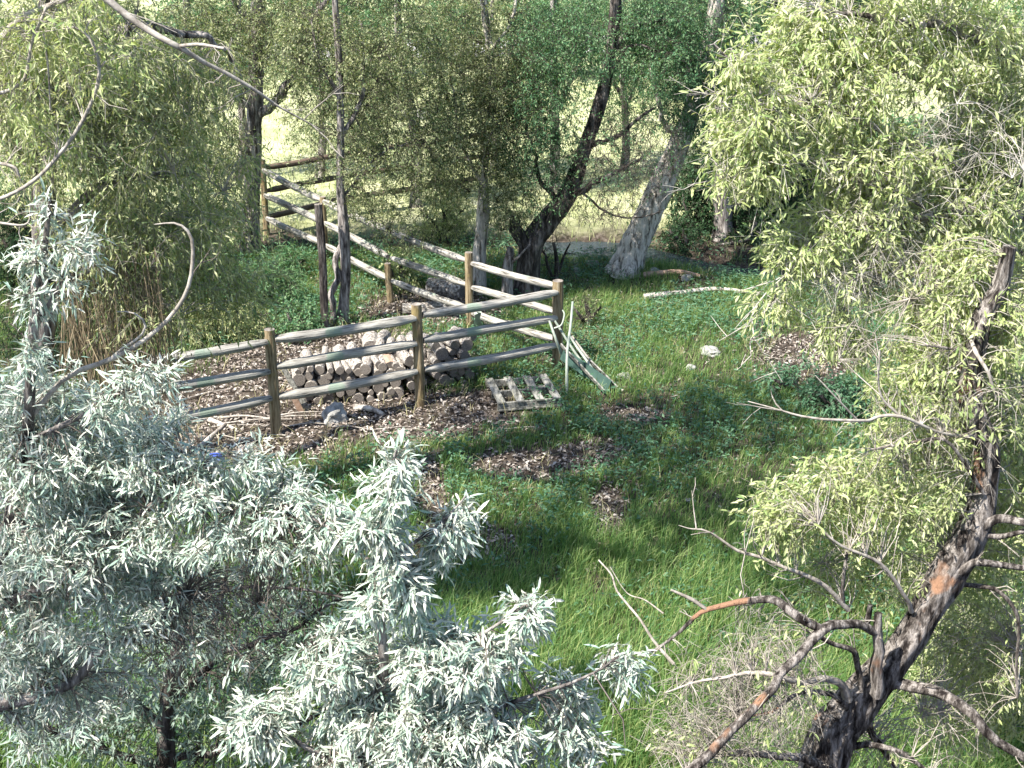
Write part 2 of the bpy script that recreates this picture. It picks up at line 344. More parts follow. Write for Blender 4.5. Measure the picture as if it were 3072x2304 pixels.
def build_grass():
    mb = MB(); nc = 46000
    C = sample_ground(int(nc * 1.25), -10, 12, 8.4, 25, 1.15)
    lw = litter_w(C); px, py, _ = proj(C)
    dn = .92 + .5 * vnoise(C, 1.1, 2.0) - 1.35 * lw
    dn = np.where(py > 1560, dn + .35, dn)
    k = (rng.random(len(C)) < dn) & ~in_water(C); k2 = ~on_pallet(C[k]); C = C[k][k2]; py = py[k][k2]
    tall = np.clip((py - 1350) / 700, 0, 1)
    H = (.17 + .24 * tall) * (1 + .45 * vnoise(C, .9, 5.0)); m = 9
    P = np.repeat(C, m, 0); n = len(P)
    P[:, :2] += rng.normal(0, .045, (n, 2)); P[:, 2] = gz(P[:, 0], P[:, 1]) - .01
    h = np.repeat(H, m) * rng.uniform(.6, 1.35, n); wd = .0055 + .004 * rng.random(n) + .002 * np.repeat(tall, m)
    a = rng.uniform(0, 6.28, n); lean = np.stack([np.cos(a) + .5, np.sin(a) - .1, 0 * a], 1); lean = lean / 1.2
    blades(mb, P, h, wd, lean, rng.uniform(.15, .75, n))
    tag(mb.build('grass', M['grass']), 'green grass of uneven height growing over the clearing', 'grass', kind='stuff')
    # dry straw among it
    mb = MB(); C = sample_ground(15000, -9, 9, 9.2, 24.5); px, py, _ = proj(C)
    k = (rng.random(len(C)) < .10 + .85 * ((px > 1900) & (py > 1750)) + .06 * litter_w(C)) & ~in_water(C); C = C[k]; P = np.repeat(C, 5, 0); n = len(P)
    P[:, :2] += rng.normal(0, .07, (n, 2)); P[:, 2] = gz(P[:, 0], P[:, 1])
    a = rng.uniform(0, 6.28, n); lean = np.stack([np.cos(a), np.sin(a), 0 * a], 1)
    blades(mb, P, rng.uniform(.08, .32, n), rng.uniform(.005, .009, n), lean, rng.uniform(.3, 1.2, n))
    tag(mb.build('dry_grass', M['dry_grass']), 'dry straw coloured grass stems scattered through the green grass', 'dry grass', kind='stuff')
    # weeds: low broad leaves
    mb = MB(); C = sample_ground(24000, -7, 10, 11, 26, .85)
    dn = .45 + .6 * vnoise(C, .8, 9.0) - 1.0 * litter_w(C)
    C = C[(rng.random(len(C)) < dn) & ~in_water(C)]; P = np.repeat(C, 8, 0); n = len(P)
    P[:, :2] += rng.normal(0, .06, (n, 2)); P[:, 2] = gz(P[:, 0], P[:, 1]) + rng.uniform(.02, .26, n)
    D = rng.normal(size=(n, 3)); D[:, 2] = rng.uniform(-.2, .7, n)
    leaves(mb, P, D, rng.normal(size=(n, 3)) * .5 + [0, 0, 1], rng.uniform(.04, .10, n), rng.uniform(.014, .034, n), 'f')
    tag(mb.build('weeds', M['weed']), 'low broad leaved weeds spreading through the shaded grass', 'weeds', kind='stuff')
    # litter
    mb = MB(); P = sample_ground(150000, -8, 7, 11, 25); lw = litter_w(P)
    P = P[(rng.random(len(P)) < .08 + .75 * lw) & ~in_water(P)]; P = P[~on_pallet(P)]; n = len(P)
    P[:, 2] += rng.uniform(.005, .05, n)
    D = rng.normal(size=(n, 3)); D[:, 2] *= .35
    leaves(mb, P, D, rng.normal(size=(n, 3)) * .6 + [0, 0, 1], rng.uniform(.03, .1, n), rng.uniform(.01, .04, n), 'f')
    tag(mb.build('leaf_litter', M['litter']), 'brown and grey fallen leaves and bark chips on bare soil', 'leaf litter', kind='stuff')
    # meadow tufts behind the back fence
    mb = MB(); P = sample_ground(36000, -16, 18, 24.5, 46, 1.2); P = P[~in_water(P)]; n = len(P)
    P[:, 2] = gz(P[:, 0], P[:, 1]); a = rng.uniform(0, 6.28, n); lean = np.stack([np.cos(a), np.sin(a), 0 * a], 1)
    blades(mb, P, rng.uniform(.06, .22, n), rng.uniform(.012, .025, n), lean, rng.uniform(.2, .9, n))
    tag(mb.build('meadow_grass', M['meadow']), 'pale sunlit grass of the open meadow behind the trees', 'meadow', kind='stuff')
M['meadow'] = leaf_mat('meadow_blade', [(.26, .33, .13), (.40, .44, .22), (.52, .52, .32)], .3, (1.1, 1.1, .8))
build_grass()

# ------------------------------------------------------------------ trees
class Sk:                                # growing skeleton of one tree
    def __init__(s): s.p = []; s.r = []
    def add(s, P, r): s.p += [np.array(q) for q in P]; s.r += list(r)
def tree(name, label, cat, trunk, limbs, blobs, leaf, bark, twigm, leafm, group=None, seed=1, trunk_sides=20, ridge=.10, rough=.12,
         twig_r=.006, sprig=(3, .22, 9), droop=.35, leaf_kind='f', ground_base=True, mult=1.0, sidegap=.16, kink=1.0, hang=0.0, stray=.12, ldroop=.15):
    """trunk / limbs: lists of (px, py, Y, radius); blobs: (px, py, Y, rx px, ry px, rY m, targets[, leaf share])"""
    global rng
    keep = rng; rng = np.random.default_rng(seed)
    T = [at(a, b_, c) for a, b_, c, r in trunk]; tr = [q[3] for q in trunk]
    if ground_base: T[0] = np.array([T[0][0], T[0][1], float(gz(T[0][0], T[0][1])) - .06])
    base = T[0] + np.array([0, 0, .06])
    root = empty(name, base, label, cat, group)
    mb = MB(); sk = Sk()
    pm = MB(); SA, SB, SM, SRr = [], [], [], []
    def limb(P, r, sides, main=False, pale=False):
        ln = float(np.sum(np.linalg.norm(np.diff(np.array(P), axis=0), axis=1))); n = max(10, int(ln / (.06 if main else .05)))
        Q = smooth_path(P, n); rr = np.interp(np.linspace(0, 1, n), np.linspace(0, 1, len(r)), r)
        if not main:
            kn = smooth_path(rng.normal(0, r[0] * .45 * kink, (max(3, int(ln / .3) + 2), 3)), n); Q = Q + kn * np.clip(np.linspace(0, 3, n), 0, 1)[:, None]
            k2 = max(3, int(ln / .11)); kq = rng.normal(0, max(r[0], .008) * .38 * kink, (k2, 3)); Q = Q + np.stack([np.interp(np.linspace(0, k2 - 1, n), np.arange(k2), kq[:, c]) for c in range(3)], 1) * np.clip(np.linspace(0, 4, n), 0, 1)[:, None]
            if r[0] < .05:
                for _ in range(int(ln / sidegap)):
                    i0 = rng.integers(2, n - 1); dd = unit(unit(Q[i0] - Q[i0 - 1]) * .7 + rng.normal(0, .6, 3)); l2 = rng.uniform(.08, .32) * min(1.6, .5 + ln * .35)
                    a0 = Q[i0]; SA.append(a0); SB.append(a0 + dd * l2); SM.append(a0 + dd * l2 * .5 + rng.normal(0, l2 * .09, 3)); SRr.append(min(r[0] * .35, .0045 * max(1, a0[1] / 9)))
                    for _ in range(2):
                        f = rng.uniform(.3, .9); d3 = unit(dd + rng.normal(0, .5, 3)); b0 = a0 + dd * l2 * f; SA.append(b0); SB.append(b0 + d3 * l2 * .5); SM.append(b0 + d3 * l2 * .25 + rng.normal(0, l2 * .04, 3)); SRr.append(SRr[-1] * .6)
        elif ground_base:
            fl = np.clip(1 - (Q[:, 2] - Q[0, 2]) / .5, 0, 1); rr = rr * (1 + .35 * fl ** 2)
        tube(pm if pale else mb, Q, rr, sides, rough=rough, ridge=ridge if rr[0] > .03 else 0, seed=seed * 3.1 + len(sk.p)); st = 2
        sk.add(Q[::st], rr[::st])
    limb(T, tr, trunk_sides, True)
    for L in limbs:
        pale = L[0] == 'p'; L = L[1:] if pale else L
        limb([at(a, b_, c) for a, b_, c, r in L], [q[3] for q in L], 10 if L[0][3] > .02 else 6, pale=pale)
    if pm.n: pm.build('bare_branch', M['twig'], root, smooth=True)
    mb.build('trunk', M[bark], root, smooth=True)
    # branchlets towards targets spread in the blobs
    tg = []; sh = []
    for bl in blobs:
        px, py, Y, rx, ry, rY, n = bl[:7]; n = int(n * mult); share = bl[7] if len(bl) > 7 else 1.0
        c = at(px, py, Y); dep = Y * cp - (c[2] - CAMZ) * sp_; k = dep / FPX
        q = rng.normal(size=(n, 3)); q = unit(q) * (rng.random((n, 1)) ** (1 / 2.2))
        q = q * np.array([rx * k, rY, ry * k]) + c; tg.append(q); sh.append(np.full(n, share))
    if not tg: rng = keep; return root
    tg = np.concatenate(tg); sh = np.concatenate(sh)
    gd = gz(tg[:, 0], tg[:, 1]) + .15; tg[:, 2] = np.maximum(tg[:, 2], gd)
    cap = len(tg) * 3 + len(sk.p) + 10
    SP = np.zeros((cap, 3)); SR = np.zeros(cap); ns = len(sk.p); SP[:ns] = np.array(sk.p); SR[:ns] = np.array(sk.r)
    d0 = np.array([np.min(np.linalg.norm(SP[:ns] - q, axis=1)) for q in tg]); order = np.argsort(d0 * rng.uniform(.7, 1.3, len(d0)))
    tb = MB()
    if SA: sticks(tb, np.array(SA), np.array(SB), np.array(SRr), 0, 0, np.array(SM))
    ends = []; edirs = []; eshare = []
    for i in order:
        q = tg[i]; d = np.linalg.norm(SP[:ns] - q, axis=1) + .35 * np.clip(SP[:ns, 2] - q[2], 0, 9) + .0 ; j = int(np.argmin(d + (SR[:ns] < .0035) * .4))
        A = SP[j].copy(); v = q - A; ln = np.linalg.norm(v)
        r0 = min(SR[j] * .75, max(twig_r, .011 * ln ** .8 if ln > .4 else twig_r)); r0 = max(r0, twig_r * .8)
        side = unit(rng.normal(size=3)); m1 = A + v * .35 + side * ln * .13 + np.array([0, 0, .12 * ln * (1 + hang)]); m2 = A + v * .72 + side * ln * .08 + np.array([0, 0, .10 * ln * (1 + hang)])
        nn = 4 if ln < .5 else 7
        Q = smooth_path([A, m1, m2, q], nn)
        tube(tb, Q, np.linspace(r0, max(r0 * .35, twig_r * .45), nn), 4 if r0 > .01 else 3, cap=False)
        for f in (nn // 2, nn - 2, nn - 1):
            SP[ns] = Q[f]; SR[ns] = max(r0 * .8, twig_r * .7); ns += 1
        ends.append(q); edirs.append(unit(Q[-1] - Q[-2])); eshare.append(sh[i])
    ends = np.array(ends); edirs = np.array(edirs); eshare = np.array(eshare)
    # sprigs: short leafy twigs round every end
    ns_, sl_, nl = sprig
    k = ns_; P0 = np.repeat(ends, k, 0); D = np.repeat(edirs, k, 0) * .5 + rng.normal(0, .75, (len(P0), 3)); D[:, 2] -= droop; D = unit(D)
    shp = np.repeat(eshare, k)
    ln = sl_ * rng.uniform(.5, 1.5, len(P0)); B = P0 + D * ln[:, None]; B[:, 2] -= ln * droop * .4
    sticks(tb, P0, B, twig_r * .4, 0)
    tb.build('branches', M[twigm], root, smooth=True)
    mid = np.ones(len(P0), bool); keepm = rng.random(len(P0)) < shp; P0, D, ln, B = P0[keepm], D[keepm], ln[keepm], B[keepm]
    if len(P0) and nl > 0:
        t_ = (np.arange(nl) + .5) / nl; n = len(P0)
        PP = P0[:, None] * (1 - t_[None, :, None]) + B[:, None] * t_[None, :, None]
        DD = np.repeat(D[:, None], nl, 1); sd = unit(np.cross(DD, rng.normal(size=(n, 1, 3)) + np.zeros((n, nl, 3))))
        al = np.where(np.arange(nl) % 2 == 0, 1, -1)[None, :, None]
        LD = DD * .75 + sd * al * .8 + rng.normal(0, .32, DD.shape); LD[..., 2] -= droop * .8
        NN = rng.normal(0, .55, DD.shape) + np.array([0, 0, 1.0])
        L, W = leaf; PP = PP.reshape(-1, 3); LD = LD.reshape(-1, 3); NN = NN.reshape(-1, 3); n = len(PP)
        PP = PP + rng.normal(0, .01, PP.shape)
        kk = rng.random(n) > stray; PP, LD, NN = PP[kk], LD[kk], NN[kk]; n = len(PP)
        s = rng.uniform(.6, 1.3, n); lb = MB()
        leaves(lb, PP, LD, NN, L * s, W * s * rng.uniform(.8, 1.2, n), leaf_kind, ldroop)
        mats = leafm if isinstance(leafm, (list, tuple)) else [leafm]
        lb.build('crown', [M[q] for q in mats], root)

    rng = keep
    return root
# ------------------------------------------------------------------ fences
PX = {'a': G(440, 1388), 'b': G(830, 1305), 'c': G(1262, 1222), 'd': G(1673, 1112), 'e': G(1410, 982), 'f': G(1172, 905), 'g': G(978, 790), 'h': G(800, 702),
      'i': G(1028, 652), 'j': G(1450, 590)}
def post(root, key, top, r, seed, mat='post'):
    g = PX[key]; z = zat(g, top); mb = MB(); n = 14
    P = np.stack([np.full(n, g[0]), np.full(n, g[1]), np.linspace(g[2] - .1, z, n)], 1)
    P[:, 0] += np.linspace(0, rng.normal(0, .015), n)
    rr = np.full(n, r); rr[-1] *= .95
    tube(mb, P, rr, 18, rough=.05, ridge=.03, seed=seed, mcap=1)
    return mb.build('post', [M[mat], M['cut_end']], root, smooth=False)
def rail(root, ka, pa, kb, pb, r, seed, off=0.0, mat='rail'):
    """from the row pa at post ka to the row pb at post kb; pa may be a (px, py) pair at that post's distance"""
    def end(k, p):
        g = PX[k]
        if isinstance(p, tuple): return at(p[0], p[1], g[1])
        return np.array([g[0], g[1], zat(g, p)])
    A, B = end(ka, pa), end(kb, pb); d = unit(B - A); A = A + d * .05; B = B - d * .05
    nrm = unit(np.cross(d, [0, 0, 1])); nrm = nrm * np.sign(-nrm[1] + 1e-6) * off; A = A + nrm; B = B + nrm
    L = np.linalg.norm(B - A); n = 26; t_ = np.linspace(0, 1, n); 
    P = A[None] * (1 - t_[:, None]) + B[None] * t_[:, None]; P[:, 2] -= .02 * np.sin(t_ * math.pi) * (1 if seed % 2 else -.4)
    rr = r * np.clip(.62 + np.minimum(t_, 1 - t_) * L / .22 * .38, 0, 1)
    mb = MB(); o = (A + B) / 2
    tube(mb, P, rr, 14, rough=.07, ridge=.035, seed=seed * 1.7, mcap=1)
    # lie the mesh along its own x axis so the grain follows the rail
    return finish_along(mb, 'rail', [M[mat], M['cut_end']], root, A, d)
def finish_along(mb, name, mats, root, A, d):
    d = unit(d); y = unit(np.cross([0, 0, 1.0], d)) if abs(d[2]) < .98 else np.array([0, 1.0, 0]); z = np.cross(d, y)
    Rm = np.stack([d, y, z])                      # rows: local axes in the world
    mb.v = [((v - A) @ Rm.T).astype(np.float32) for v in mb.v]
    me = mb.mesh(name, mats, False); o = bpy.data.objects.new(name, me); scn.collection.objects.link(o)
    from mathutils import Matrix
    mw = Matrix([[d[0], y[0], z[0], A[0]], [d[1], y[1], z[1], A[1]], [d[2], y[2], z[2], A[2]], [0, 0, 0, 1]])
    if root is not None:
        o.parent = root; mw = Matrix.Translation(-Vector(root.location)) @ mw
    o.matrix_basis = mw
    return o
f1 = empty('rail_fence', PX['b'], 'near run of weathered rail fence in front of the firewood stack', 'fence')
post(f1, 'a', 1040, .065, 1); post(f1, 'b', 988, .07, 2); post(f1, 'c', 912, .07, 3); post(f1, 'd', 842, .077, 4)
for s, (ya, yb) in enumerate([(1085, 1022), (1178, 1111), (1268, 1190)]): rail(f1, 'a', ya, 'b', yb, .06, 11 + s, .03)
for s, (ya, yb) in enumerate([(1018, 951), (1100, 1027), (1190, 1110)]): rail(f1, 'b', ya, 'c', yb, .065, 21 + s, .03)
for s, (ya, yb) in enumerate([(944, 874), (1021, 951), (1109, 1032)]): rail(f1, 'c', ya, 'd', yb, .062, 31 + s, .03)
f2 = empty('rail_fence', PX['e'], 'side run of rail fence going back from the corner post to the trees', 'fence')
post(f2, 'e', 757, .062, 5); post(f2, 'f', 790, .055, 6); post(f2, 'g', 590, .055, 7); post(f2, 'h', 478, .06, 8)
for s, (ya, yb) in enumerate([(862, 790), (940, 862), (1022, 938)]): rail(f2, 'd', ya, 'e', yb, .055, 41 + s, -.02)
for s, (ya, yb) in enumerate([(784, 692), (857, 772), (926, 840)]): rail(f2, 'e', ya, 'f', yb, .055, 51 + s)
for s, (ya, yb) in enumerate([(692, 602), (772, 667), (838, 734)]): rail(f2, 'f', ya, 'g', yb, .058, 61 + s)
for s, (ya, yb) in enumerate([(602, 508), (667, 584), (732, 653)]): rail(f2, 'g', ya, 'h', yb, .06, 71 + s)
f3 = empty('rail_fence', PX['i'], 'far run of dark three rail fence crossing in front of the sunlit meadow', 'fence')
post(f3, 'i', 440, .05, 9, 'dark_bark'); post(f3, 'j', 385, .055, 10)
for s, (ya, yb) in enumerate([(504, 463), (574, 530), (652, 594)]): rail(f3, 'h', ya, 'i', yb, .055, 81 + s, mat='dark_rail')
for s, (ya, yb) in enumerate([(463, 402), (530, 468), (594, 532)]): rail(f3, 'i', ya, 'j', yb, .055, 91 + s, mat='dark_rail')
# tall dark gate post beside the twin stemmed tree
g = G(974, 985); mb = MB(); n = 18
P = np.stack([g[0] + .02 * np.sin(np.linspace(0, 3, n)), np.full(n, g[1]), np.linspace(g[2] - .1, zat(g, 612), n)], 1)
tube(mb, P, np.full(n, .062), 16, rough=.12, ridge=.08, seed=5.5, mcap=1)
tag(mb.build('gate_post', [M['dark_bark'], M['cut_end']], origin=g), 'tall dark weathered post standing beside the thin split tree trunk', 'post')

# ------------------------------------------------------------------ firewood
def log_mesh(name, r, L, end='cut_end', side='bark_log', seed=0.0):
    mb = MB(); n = 7; P = np.stack([np.zeros(n), np.linspace(-L / 2, L / 2, n), np.zeros(n)], 1)
    tube(mb, P, np.full(n, r), 14, rough=.10, ridge=.03, seed=seed, mcap=1)
    return mb.mesh(name, [M[side], M[end]], False)
lm = [log_mesh('log', .5, 5.2, seed=k * 2.3) for k in range(7)]
lm_red = log_mesh('log', .5, 4.6, 'cut_end', 'red_log', 9.1)
def put_log(x, y, z, r, L, me, yaw, roll, label, group):
    o = bpy.data.objects.new('firewood_log', me); scn.collection.objects.link(o)
    o.location = (x, y, z); o.scale = (2 * r, L / 5.2, 2 * r); o.rotation_euler = (roll, rng.uniform(0, 6.28), yaw)
    o.rotation_mode = 'XYZ'
    return tag(o, label, 'log', group)
def stack(A, B, top, rmin, rmax, back, label, group, nmax, Ll=.42, reds=()):
    """fill the upright rectangle over the line A-B with logs that rest on one another"""
    d = unit((B - A) * np.array([1, 1, 0])); Ln = np.linalg.norm((B - A)[:2]); nrm = np.array([-d[1], d[0], 0]); yaw = math.atan2(d[1], d[0])
    placed = []
    for i in range(nmax):
        r = rng.uniform(rmin, rmax); best = None
        for u in rng.uniform(r, Ln - r, 60):
            z = r
            for (pu, pz, pr) in placed:
                du = abs(u - pu)
                if du < r + pr: z = max(z, pz + math.sqrt((r + pr) ** 2 - du * du))
            if best is None or z < best[1]: best = (u, z)
        u, z = best
        if z + r * .4 > top(u / Ln): continue
        placed.append((u, z, r))
    zs = rmin + rmax; tiers = {}
    for i, (u, z, r) in enumerate(placed): tiers.setdefault(min(3, int((z - r) / (zs * .72) + .25)), []).append((u, i))
    lab = {}
    for k, v in tiers.items():
        for q, (u, i) in enumerate(sorted(v)): lab[i] = '%s, %s tier from the ground, %s from the left' % (label, ORD[k], ORD[q])
    for i, (u, z, r) in enumerate(placed):
        p = A + d * u + nrm * (back + rng.normal(0, .025)); g0 = float(gz(p[0], p[1]))
        put_log(p[0], p[1], g0 + z - .01, r * .97, Ll * rng.uniform(.88, 1.1), lm[i % 7], yaw + rng.normal(0, .13), rng.normal(0, .05), lab[i], group)
    return placed, d, nrm, yaw
A, B = G(880, 1214), G(1285, 1178); C = G(1425, 1150)
stack(A, B, lambda t: .50 + .16 * t + .05 * math.sin(9 * t), .035, .095, .2, 'front row firewood log', 'firewood logs in the front of the stack', 120)
stack(A + np.array([.15, 0, 0]), B, lambda t: .54 + .14 * t, .045, .10, .56, 'back row firewood log', 'firewood logs in the back row', 70)
stack(B + np.array([.05, 0.02, 0]), C, lambda t: .72 - .1 * t, .045, .095, .2, 'small dark shaded log at the right', 'small logs at the shaded end', 80)
def loose(px, py, Y, r, L, yaw, label, me=None, dz=0):
    p = at(px, py, Y); return put_log(p[0], p[1], p[2], r, L, me or lm[int(px) % 7], yaw, 0, label, None)
loose(1162, 1092, 18.35, .12, .5, .32, 'reddish peeled log lying on top of the firewood stack', lm_red)
loose(1114, 1032, 18.9, .13, .40, .1, 'big round pale log on the highest part of the firewood stack, under the middle rail')
loose(1142, 1017, 19.1, .09, .35, -.3, 'small grey log perched behind the big round log on the stack')
loose(1060, 1090, 18.3, .10, .5, .5, 'whitish log lying askew on top of the stack, left of the reddish one')
loose(1390, 1000, 19.3, .07, .4, .9, 'grey stick of wood on top of the right end of the stack')
# big round logs behind the side fence
for (px, py, r, L, yaw, lb) in [(1338, 885, .15, .62, 1.2, 'thick grey log with a pale cut end lying behind the side fence'),
                                (1290, 935, .09, .9, 1.75, 'rotten log lying in the bark litter under the side fence'),
                                (1480, 975, .06, .9, 1.2, 'thin log on the ground inside the fence corner')]:
    g = G(px, py); put_log(g[0], g[1], g[2] + r * .8, r, L, lm[2], yaw, 0, lb, None)

# ------------------------------------------------------------------ pallet
FL, FR = G(1494, 1242), G(1684, 1232); ex = unit((FR - FL) * [1, 1, 0]); ey = np.array([-ex[1], ex[0], 0]); Wd = np.linalg.norm(FR - FL); Dp = .86
ax = np.stack([ex, ey, [0, 0, 1]]); gb = float(gz(FL[0], FL[1]))
pal = empty('pallet', FL, 'grey wooden pallet with missing boards lying in front of the fence corner', 'pallet')
FLb = FL + ex * 0; FLb[2] = gb + .05
def pbox(name, u, v, z, su, sv, sz, mat='plank'):
    mb = MB(); c = FLb + ex * u + ey * v + np.array([0, 0, z]); box(mb, c, (su, sv, sz), ax); return mb.build(name, M[mat], pal)
for v in (.02, Dp / 2, Dp - .02): pbox('stringer', Wd / 2, v, .055, Wd, .04, .09)
for u in (.05, .31, .58, Wd - .06): pbox('deck_board', u, Dp / 2, .112, .105, Dp + .04, .02)
pbox('deck_board', Wd / 2, .03, .0, Wd, .09, .018)
pbox('deck_board', Wd * .75, Dp * .62, .068, Wd * .36, .08, .016)

# ------------------------------------------------------------------ poles and boards leaning on the corner post
def pole(name, pts, r, mat, label, cat='pole', group=None, sides=8, taper=.75, rough=.06):
    mb = MB(); P = smooth_path(pts, max(6, len(pts) * 4)); tube(mb, P, np.linspace(r, r * taper, len(P)), sides, rough=rough, seed=pts[0][0] * 7)
    return tag(mb.build(name, M[mat], origin=P[0], smooth=True), label, cat, group)
def Gz(px, py, z): p = G(px, py); p[2] += z; return p
pole('leaning_pole', [Gz(1838, 1172, .02), at(1749, 1090, 18.7), at(1664, 962, 18.88)], .022, 'green_pole', 'longest grey green pole leaning from the grass against the corner post')
pole('leaning_pole', [Gz(1826, 1178, .02), at(1733, 1044, 18.75), at(1706, 1002, 18.85)], .02, 'green_pole', 'thin pole leaning close above the dark green board')
pole('leaning_pole', [Gz(1845, 1168, .02), at(1770, 1080, 18.75), at(1716, 1008, 19.0)], .018, 'twig', 'pale thin pole, rightmost of the bundle leaning on the corner post')
pole('leaning_pole', [Gz(1700, 1110, .02), at(1672, 1030, 18.7), at(1648, 962, 18.8)], .022, 'green_pole', 'short steep pole leaning on the left side of the corner post')
pole('upright_pole', [Gz(1700, 1190, -.02), at(1702, 1060, 18.2), at(1712, 975, 18.4), at(1718, 905, 18.6)], .022, 'green_pole', 'slim grey green pole standing nearly upright just right of the corner post')
pole('bent_hose', [at(1662, 985, 18.8), at(1684, 975, 18.8), at(1693, 945, 18.85), at(1688, 930, 18.9)], .014, 'green_pole', 'short bent green hose hooked on the corner post', 'hose')
A_ = Gz(1828, 1180, .1); B_ = at(1688, 1062, 18.75); d = unit(B_ - A_); mb = MB(); s = unit(np.cross(d, [0, 0.25, 1]))
upv = np.cross(s, d); box(mb, (A_ + B_) / 2, (np.linalg.norm(B_ - A_), .04, .17), np.stack([d, s, upv]))
tag(mb.build('leaning_board', M['green_board'], origin=A_), 'dark green board leaning under the poles at the corner post', 'board')
for (a, b_, lb) in [(Gz(1812, 1188, .04), at(1682, 1040, 18.7), 'grey split board lying along the dark green board, lowest of the fan'), (Gz(1852, 1176, .03), at(1742, 1062, 18.8), 'short grey split board at the outer end of the fan of poles')]:
    d = unit(b_ - a); s = unit(np.cross(d, [0, -.6, 1])); u = np.cross(s, d); mb = MB(); box(mb, (a + b_) / 2 + np.array([0, -.05, .05]), (np.linalg.norm(b_ - a), .02, .06), np.stack([d, s, u]))
    tag(mb.build('split_board', M['plank'], origin=a), lb, 'board')
# old planks at the left end of the firewood, and by the side fence
def plank(pa, pb, wd, th, label, mat='plank', group=None):
    d = unit(pb - pa); s = unit(np.cross(d, [0, -1, .3])); u = np.cross(s, d); mb = MB(); box(mb, (pa + pb) / 2, (np.linalg.norm(pb - pa), wd, th), np.stack([d, s, u]))
    return tag(mb.build('plank', M[mat], origin=pa), label, 'plank', group)
plank(Gz(922, 1232, .02), at(852, 1108, 17.7), .07, .035, 'dark plank leaning against the left end of the firewood stack')
plank(Gz(905, 1240, .02), at(868, 1165, 17.5), .08, .03, 'short reddish brown plank leaning behind the lowest rail by the left post', 'red_log')
plank(Gz(1420, 1005, .02), at(1438, 935, 20.3), .07, .03, 'grey green short board standing on end beside the side fence post', 'green_pole')
plank(Gz(1450, 1003, .02), at(1428, 940, 20.3), .06, .03, 'narrow grey board crossed with the standing short board', 'green_pole')
plank(Gz(1340, 1015, .03), Gz(1440, 1002, .04), .09, .03, 'board lying flat on the ground inside the fence corner', 'green_pole')

# ------------------------------------------------------------------ fallen branches, sticks and stones
def fallen(pts, r, mat, label, group=None):
    P = [Gz(a, b_, r + z) for a, b_, z in pts]; pole('fallen_branch', P, r, mat, label, 'branch', group, 7, .55, .2)
fallen([(592, 1362, .0), (636, 1328, .04), (680, 1302, .10)], .045, 'bark_log', 'thick grey limb slanting up from the silver leaves below the fence')
fallen([(628, 1276, .05), (665, 1284, .03), (712, 1296, 0)], .035, 'pale_bark', 'pale bark log lying left of the near fence post')
fallen([(610, 1256, .02), (700, 1250, .05), (815, 1255, .03)], .014, 'dark_twig', 'long straight dark stick lying behind the thick grey limb')
fallen([(1065, 1232, .0), (1110, 1240, .02), (1150, 1252, 0)], .05, 'bark_log', 'thick grey branch lying in the litter below the middle post')
cnt = {}
def stick_label(w):
    cnt[w] = cnt.get(w, 0) + 1
    return 'thin bare stick %s, %s of several there' % (w, ORD[cnt[w] - 1])
k = 0
for (px, py, a, L, r, mt) in [(700, 1290, .1, .9, .012, 'twig'), (760, 1300, .5, .8, .012, 'dark_twig'), (690, 1320, -.5, .7, .01, 'twig'), (770, 1270, .05, .9, .014, 'twig'),
                              (660, 1235, .2, .9, .02, 'bark_log'), (740, 1262, -.15, .8, .022, 'twig'), (580, 1270, .5, .8, .018, 'twig'), (720, 1215, .3, .7, .014, 'twig'), (600, 1305, -.3, .8, .016, 'dark_twig'), (790, 1320, .2, .6, .014, 'twig'), (880, 1255, .05, .8, .014, 'twig'), (890, 1265, -.1, .9, .012, 'dark_twig'), (900, 1245, .2, .7, .014, 'twig'), (760, 1340, 1.0, .6, .01, 'twig'),
                              (560, 1200, .6, .6, .01, 'twig'), (640, 1180, .4, .5, .01, 'twig'), (1180, 1290, .3, .5, .01, 'twig'), (1060, 1290, -.2, .6, .012, 'twig'),
                              (1240, 1300, .1, .5, .01, 'twig'), (850, 1330, -.7, .6, .01, 'dark_twig'), (930, 1280, .0, .6, .012, 'twig'), (1560, 1290, 0, .5, .01, 'twig')]:
    g = G(px, py); v = np.array([math.cos(a), math.sin(a), 0]) * L / 2
    A_ = g - v; B_ = g + v; md = g + np.array([rng.normal(0, .04), rng.normal(0, .04), .05])
    for q in (A_, B_): q[2] = float(gz(q[0], q[1])) + .025
    where = 'left of the near fence post' if px < 830 else ('between the left post and the stones' if px < 1000 else 'in the litter in front of the middle post')
    pole('stick', [A_, md, B_], r, mt, stick_label(where), 'stick', 'thin sticks lying on the litter', 5, .5)
def rock(px, py, r, flat, label, group=None, seed=0, name='rock', mat='rock'):
    import bmesh
    bm = bmesh.new(); bmesh.ops.create_icosphere(bm, subdivisions=4, radius=1)
    for v in bm.verts:
        p = v.co.copy(); n1 = mnoise.noise(p * 1.1 + Vector((seed * 5.1, 0, 0))); n2 = mnoise.noise(p * 2.9 + Vector((0, seed * 3.3, 0))); n3 = mnoise.noise(p * 8 + Vector((seed, 0, 0)))
        k = 1 + .38 * n1 + .16 * n2 + .05 * n3; v.co = Vector((p.x * k * r * 1.15, p.y * k * r * .9, p.z * k * r * flat))
    me = bpy.data.meshes.new(name); bm.to_mesh(me); bm.free(); me.materials.append(M[mat])
    g = G(px, py); o = bpy.data.objects.new(name, me); scn.collection.objects.link(o); o.location = (g[0], g[1], g[2] + r * flat * .45); o.rotation_euler = (0, 0, seed)
    return tag(o, label, 'rock', group)
rock(1003, 1262, .17, .9, 'whitish boulder in the grass below the left end of the firewood stack', seed=1)
rock(2132, 1060, .14, .55, 'pale grey rock sunk in the shaded grass right of the clearing', seed=2)
rock(1872, 1136, .08, .8, 'small pale stone in the grass right of the dark green board', seed=3)
rock(2072, 1112, .07, .9, 'small grey stone in the grass below left of the pale grey rock', seed=4)
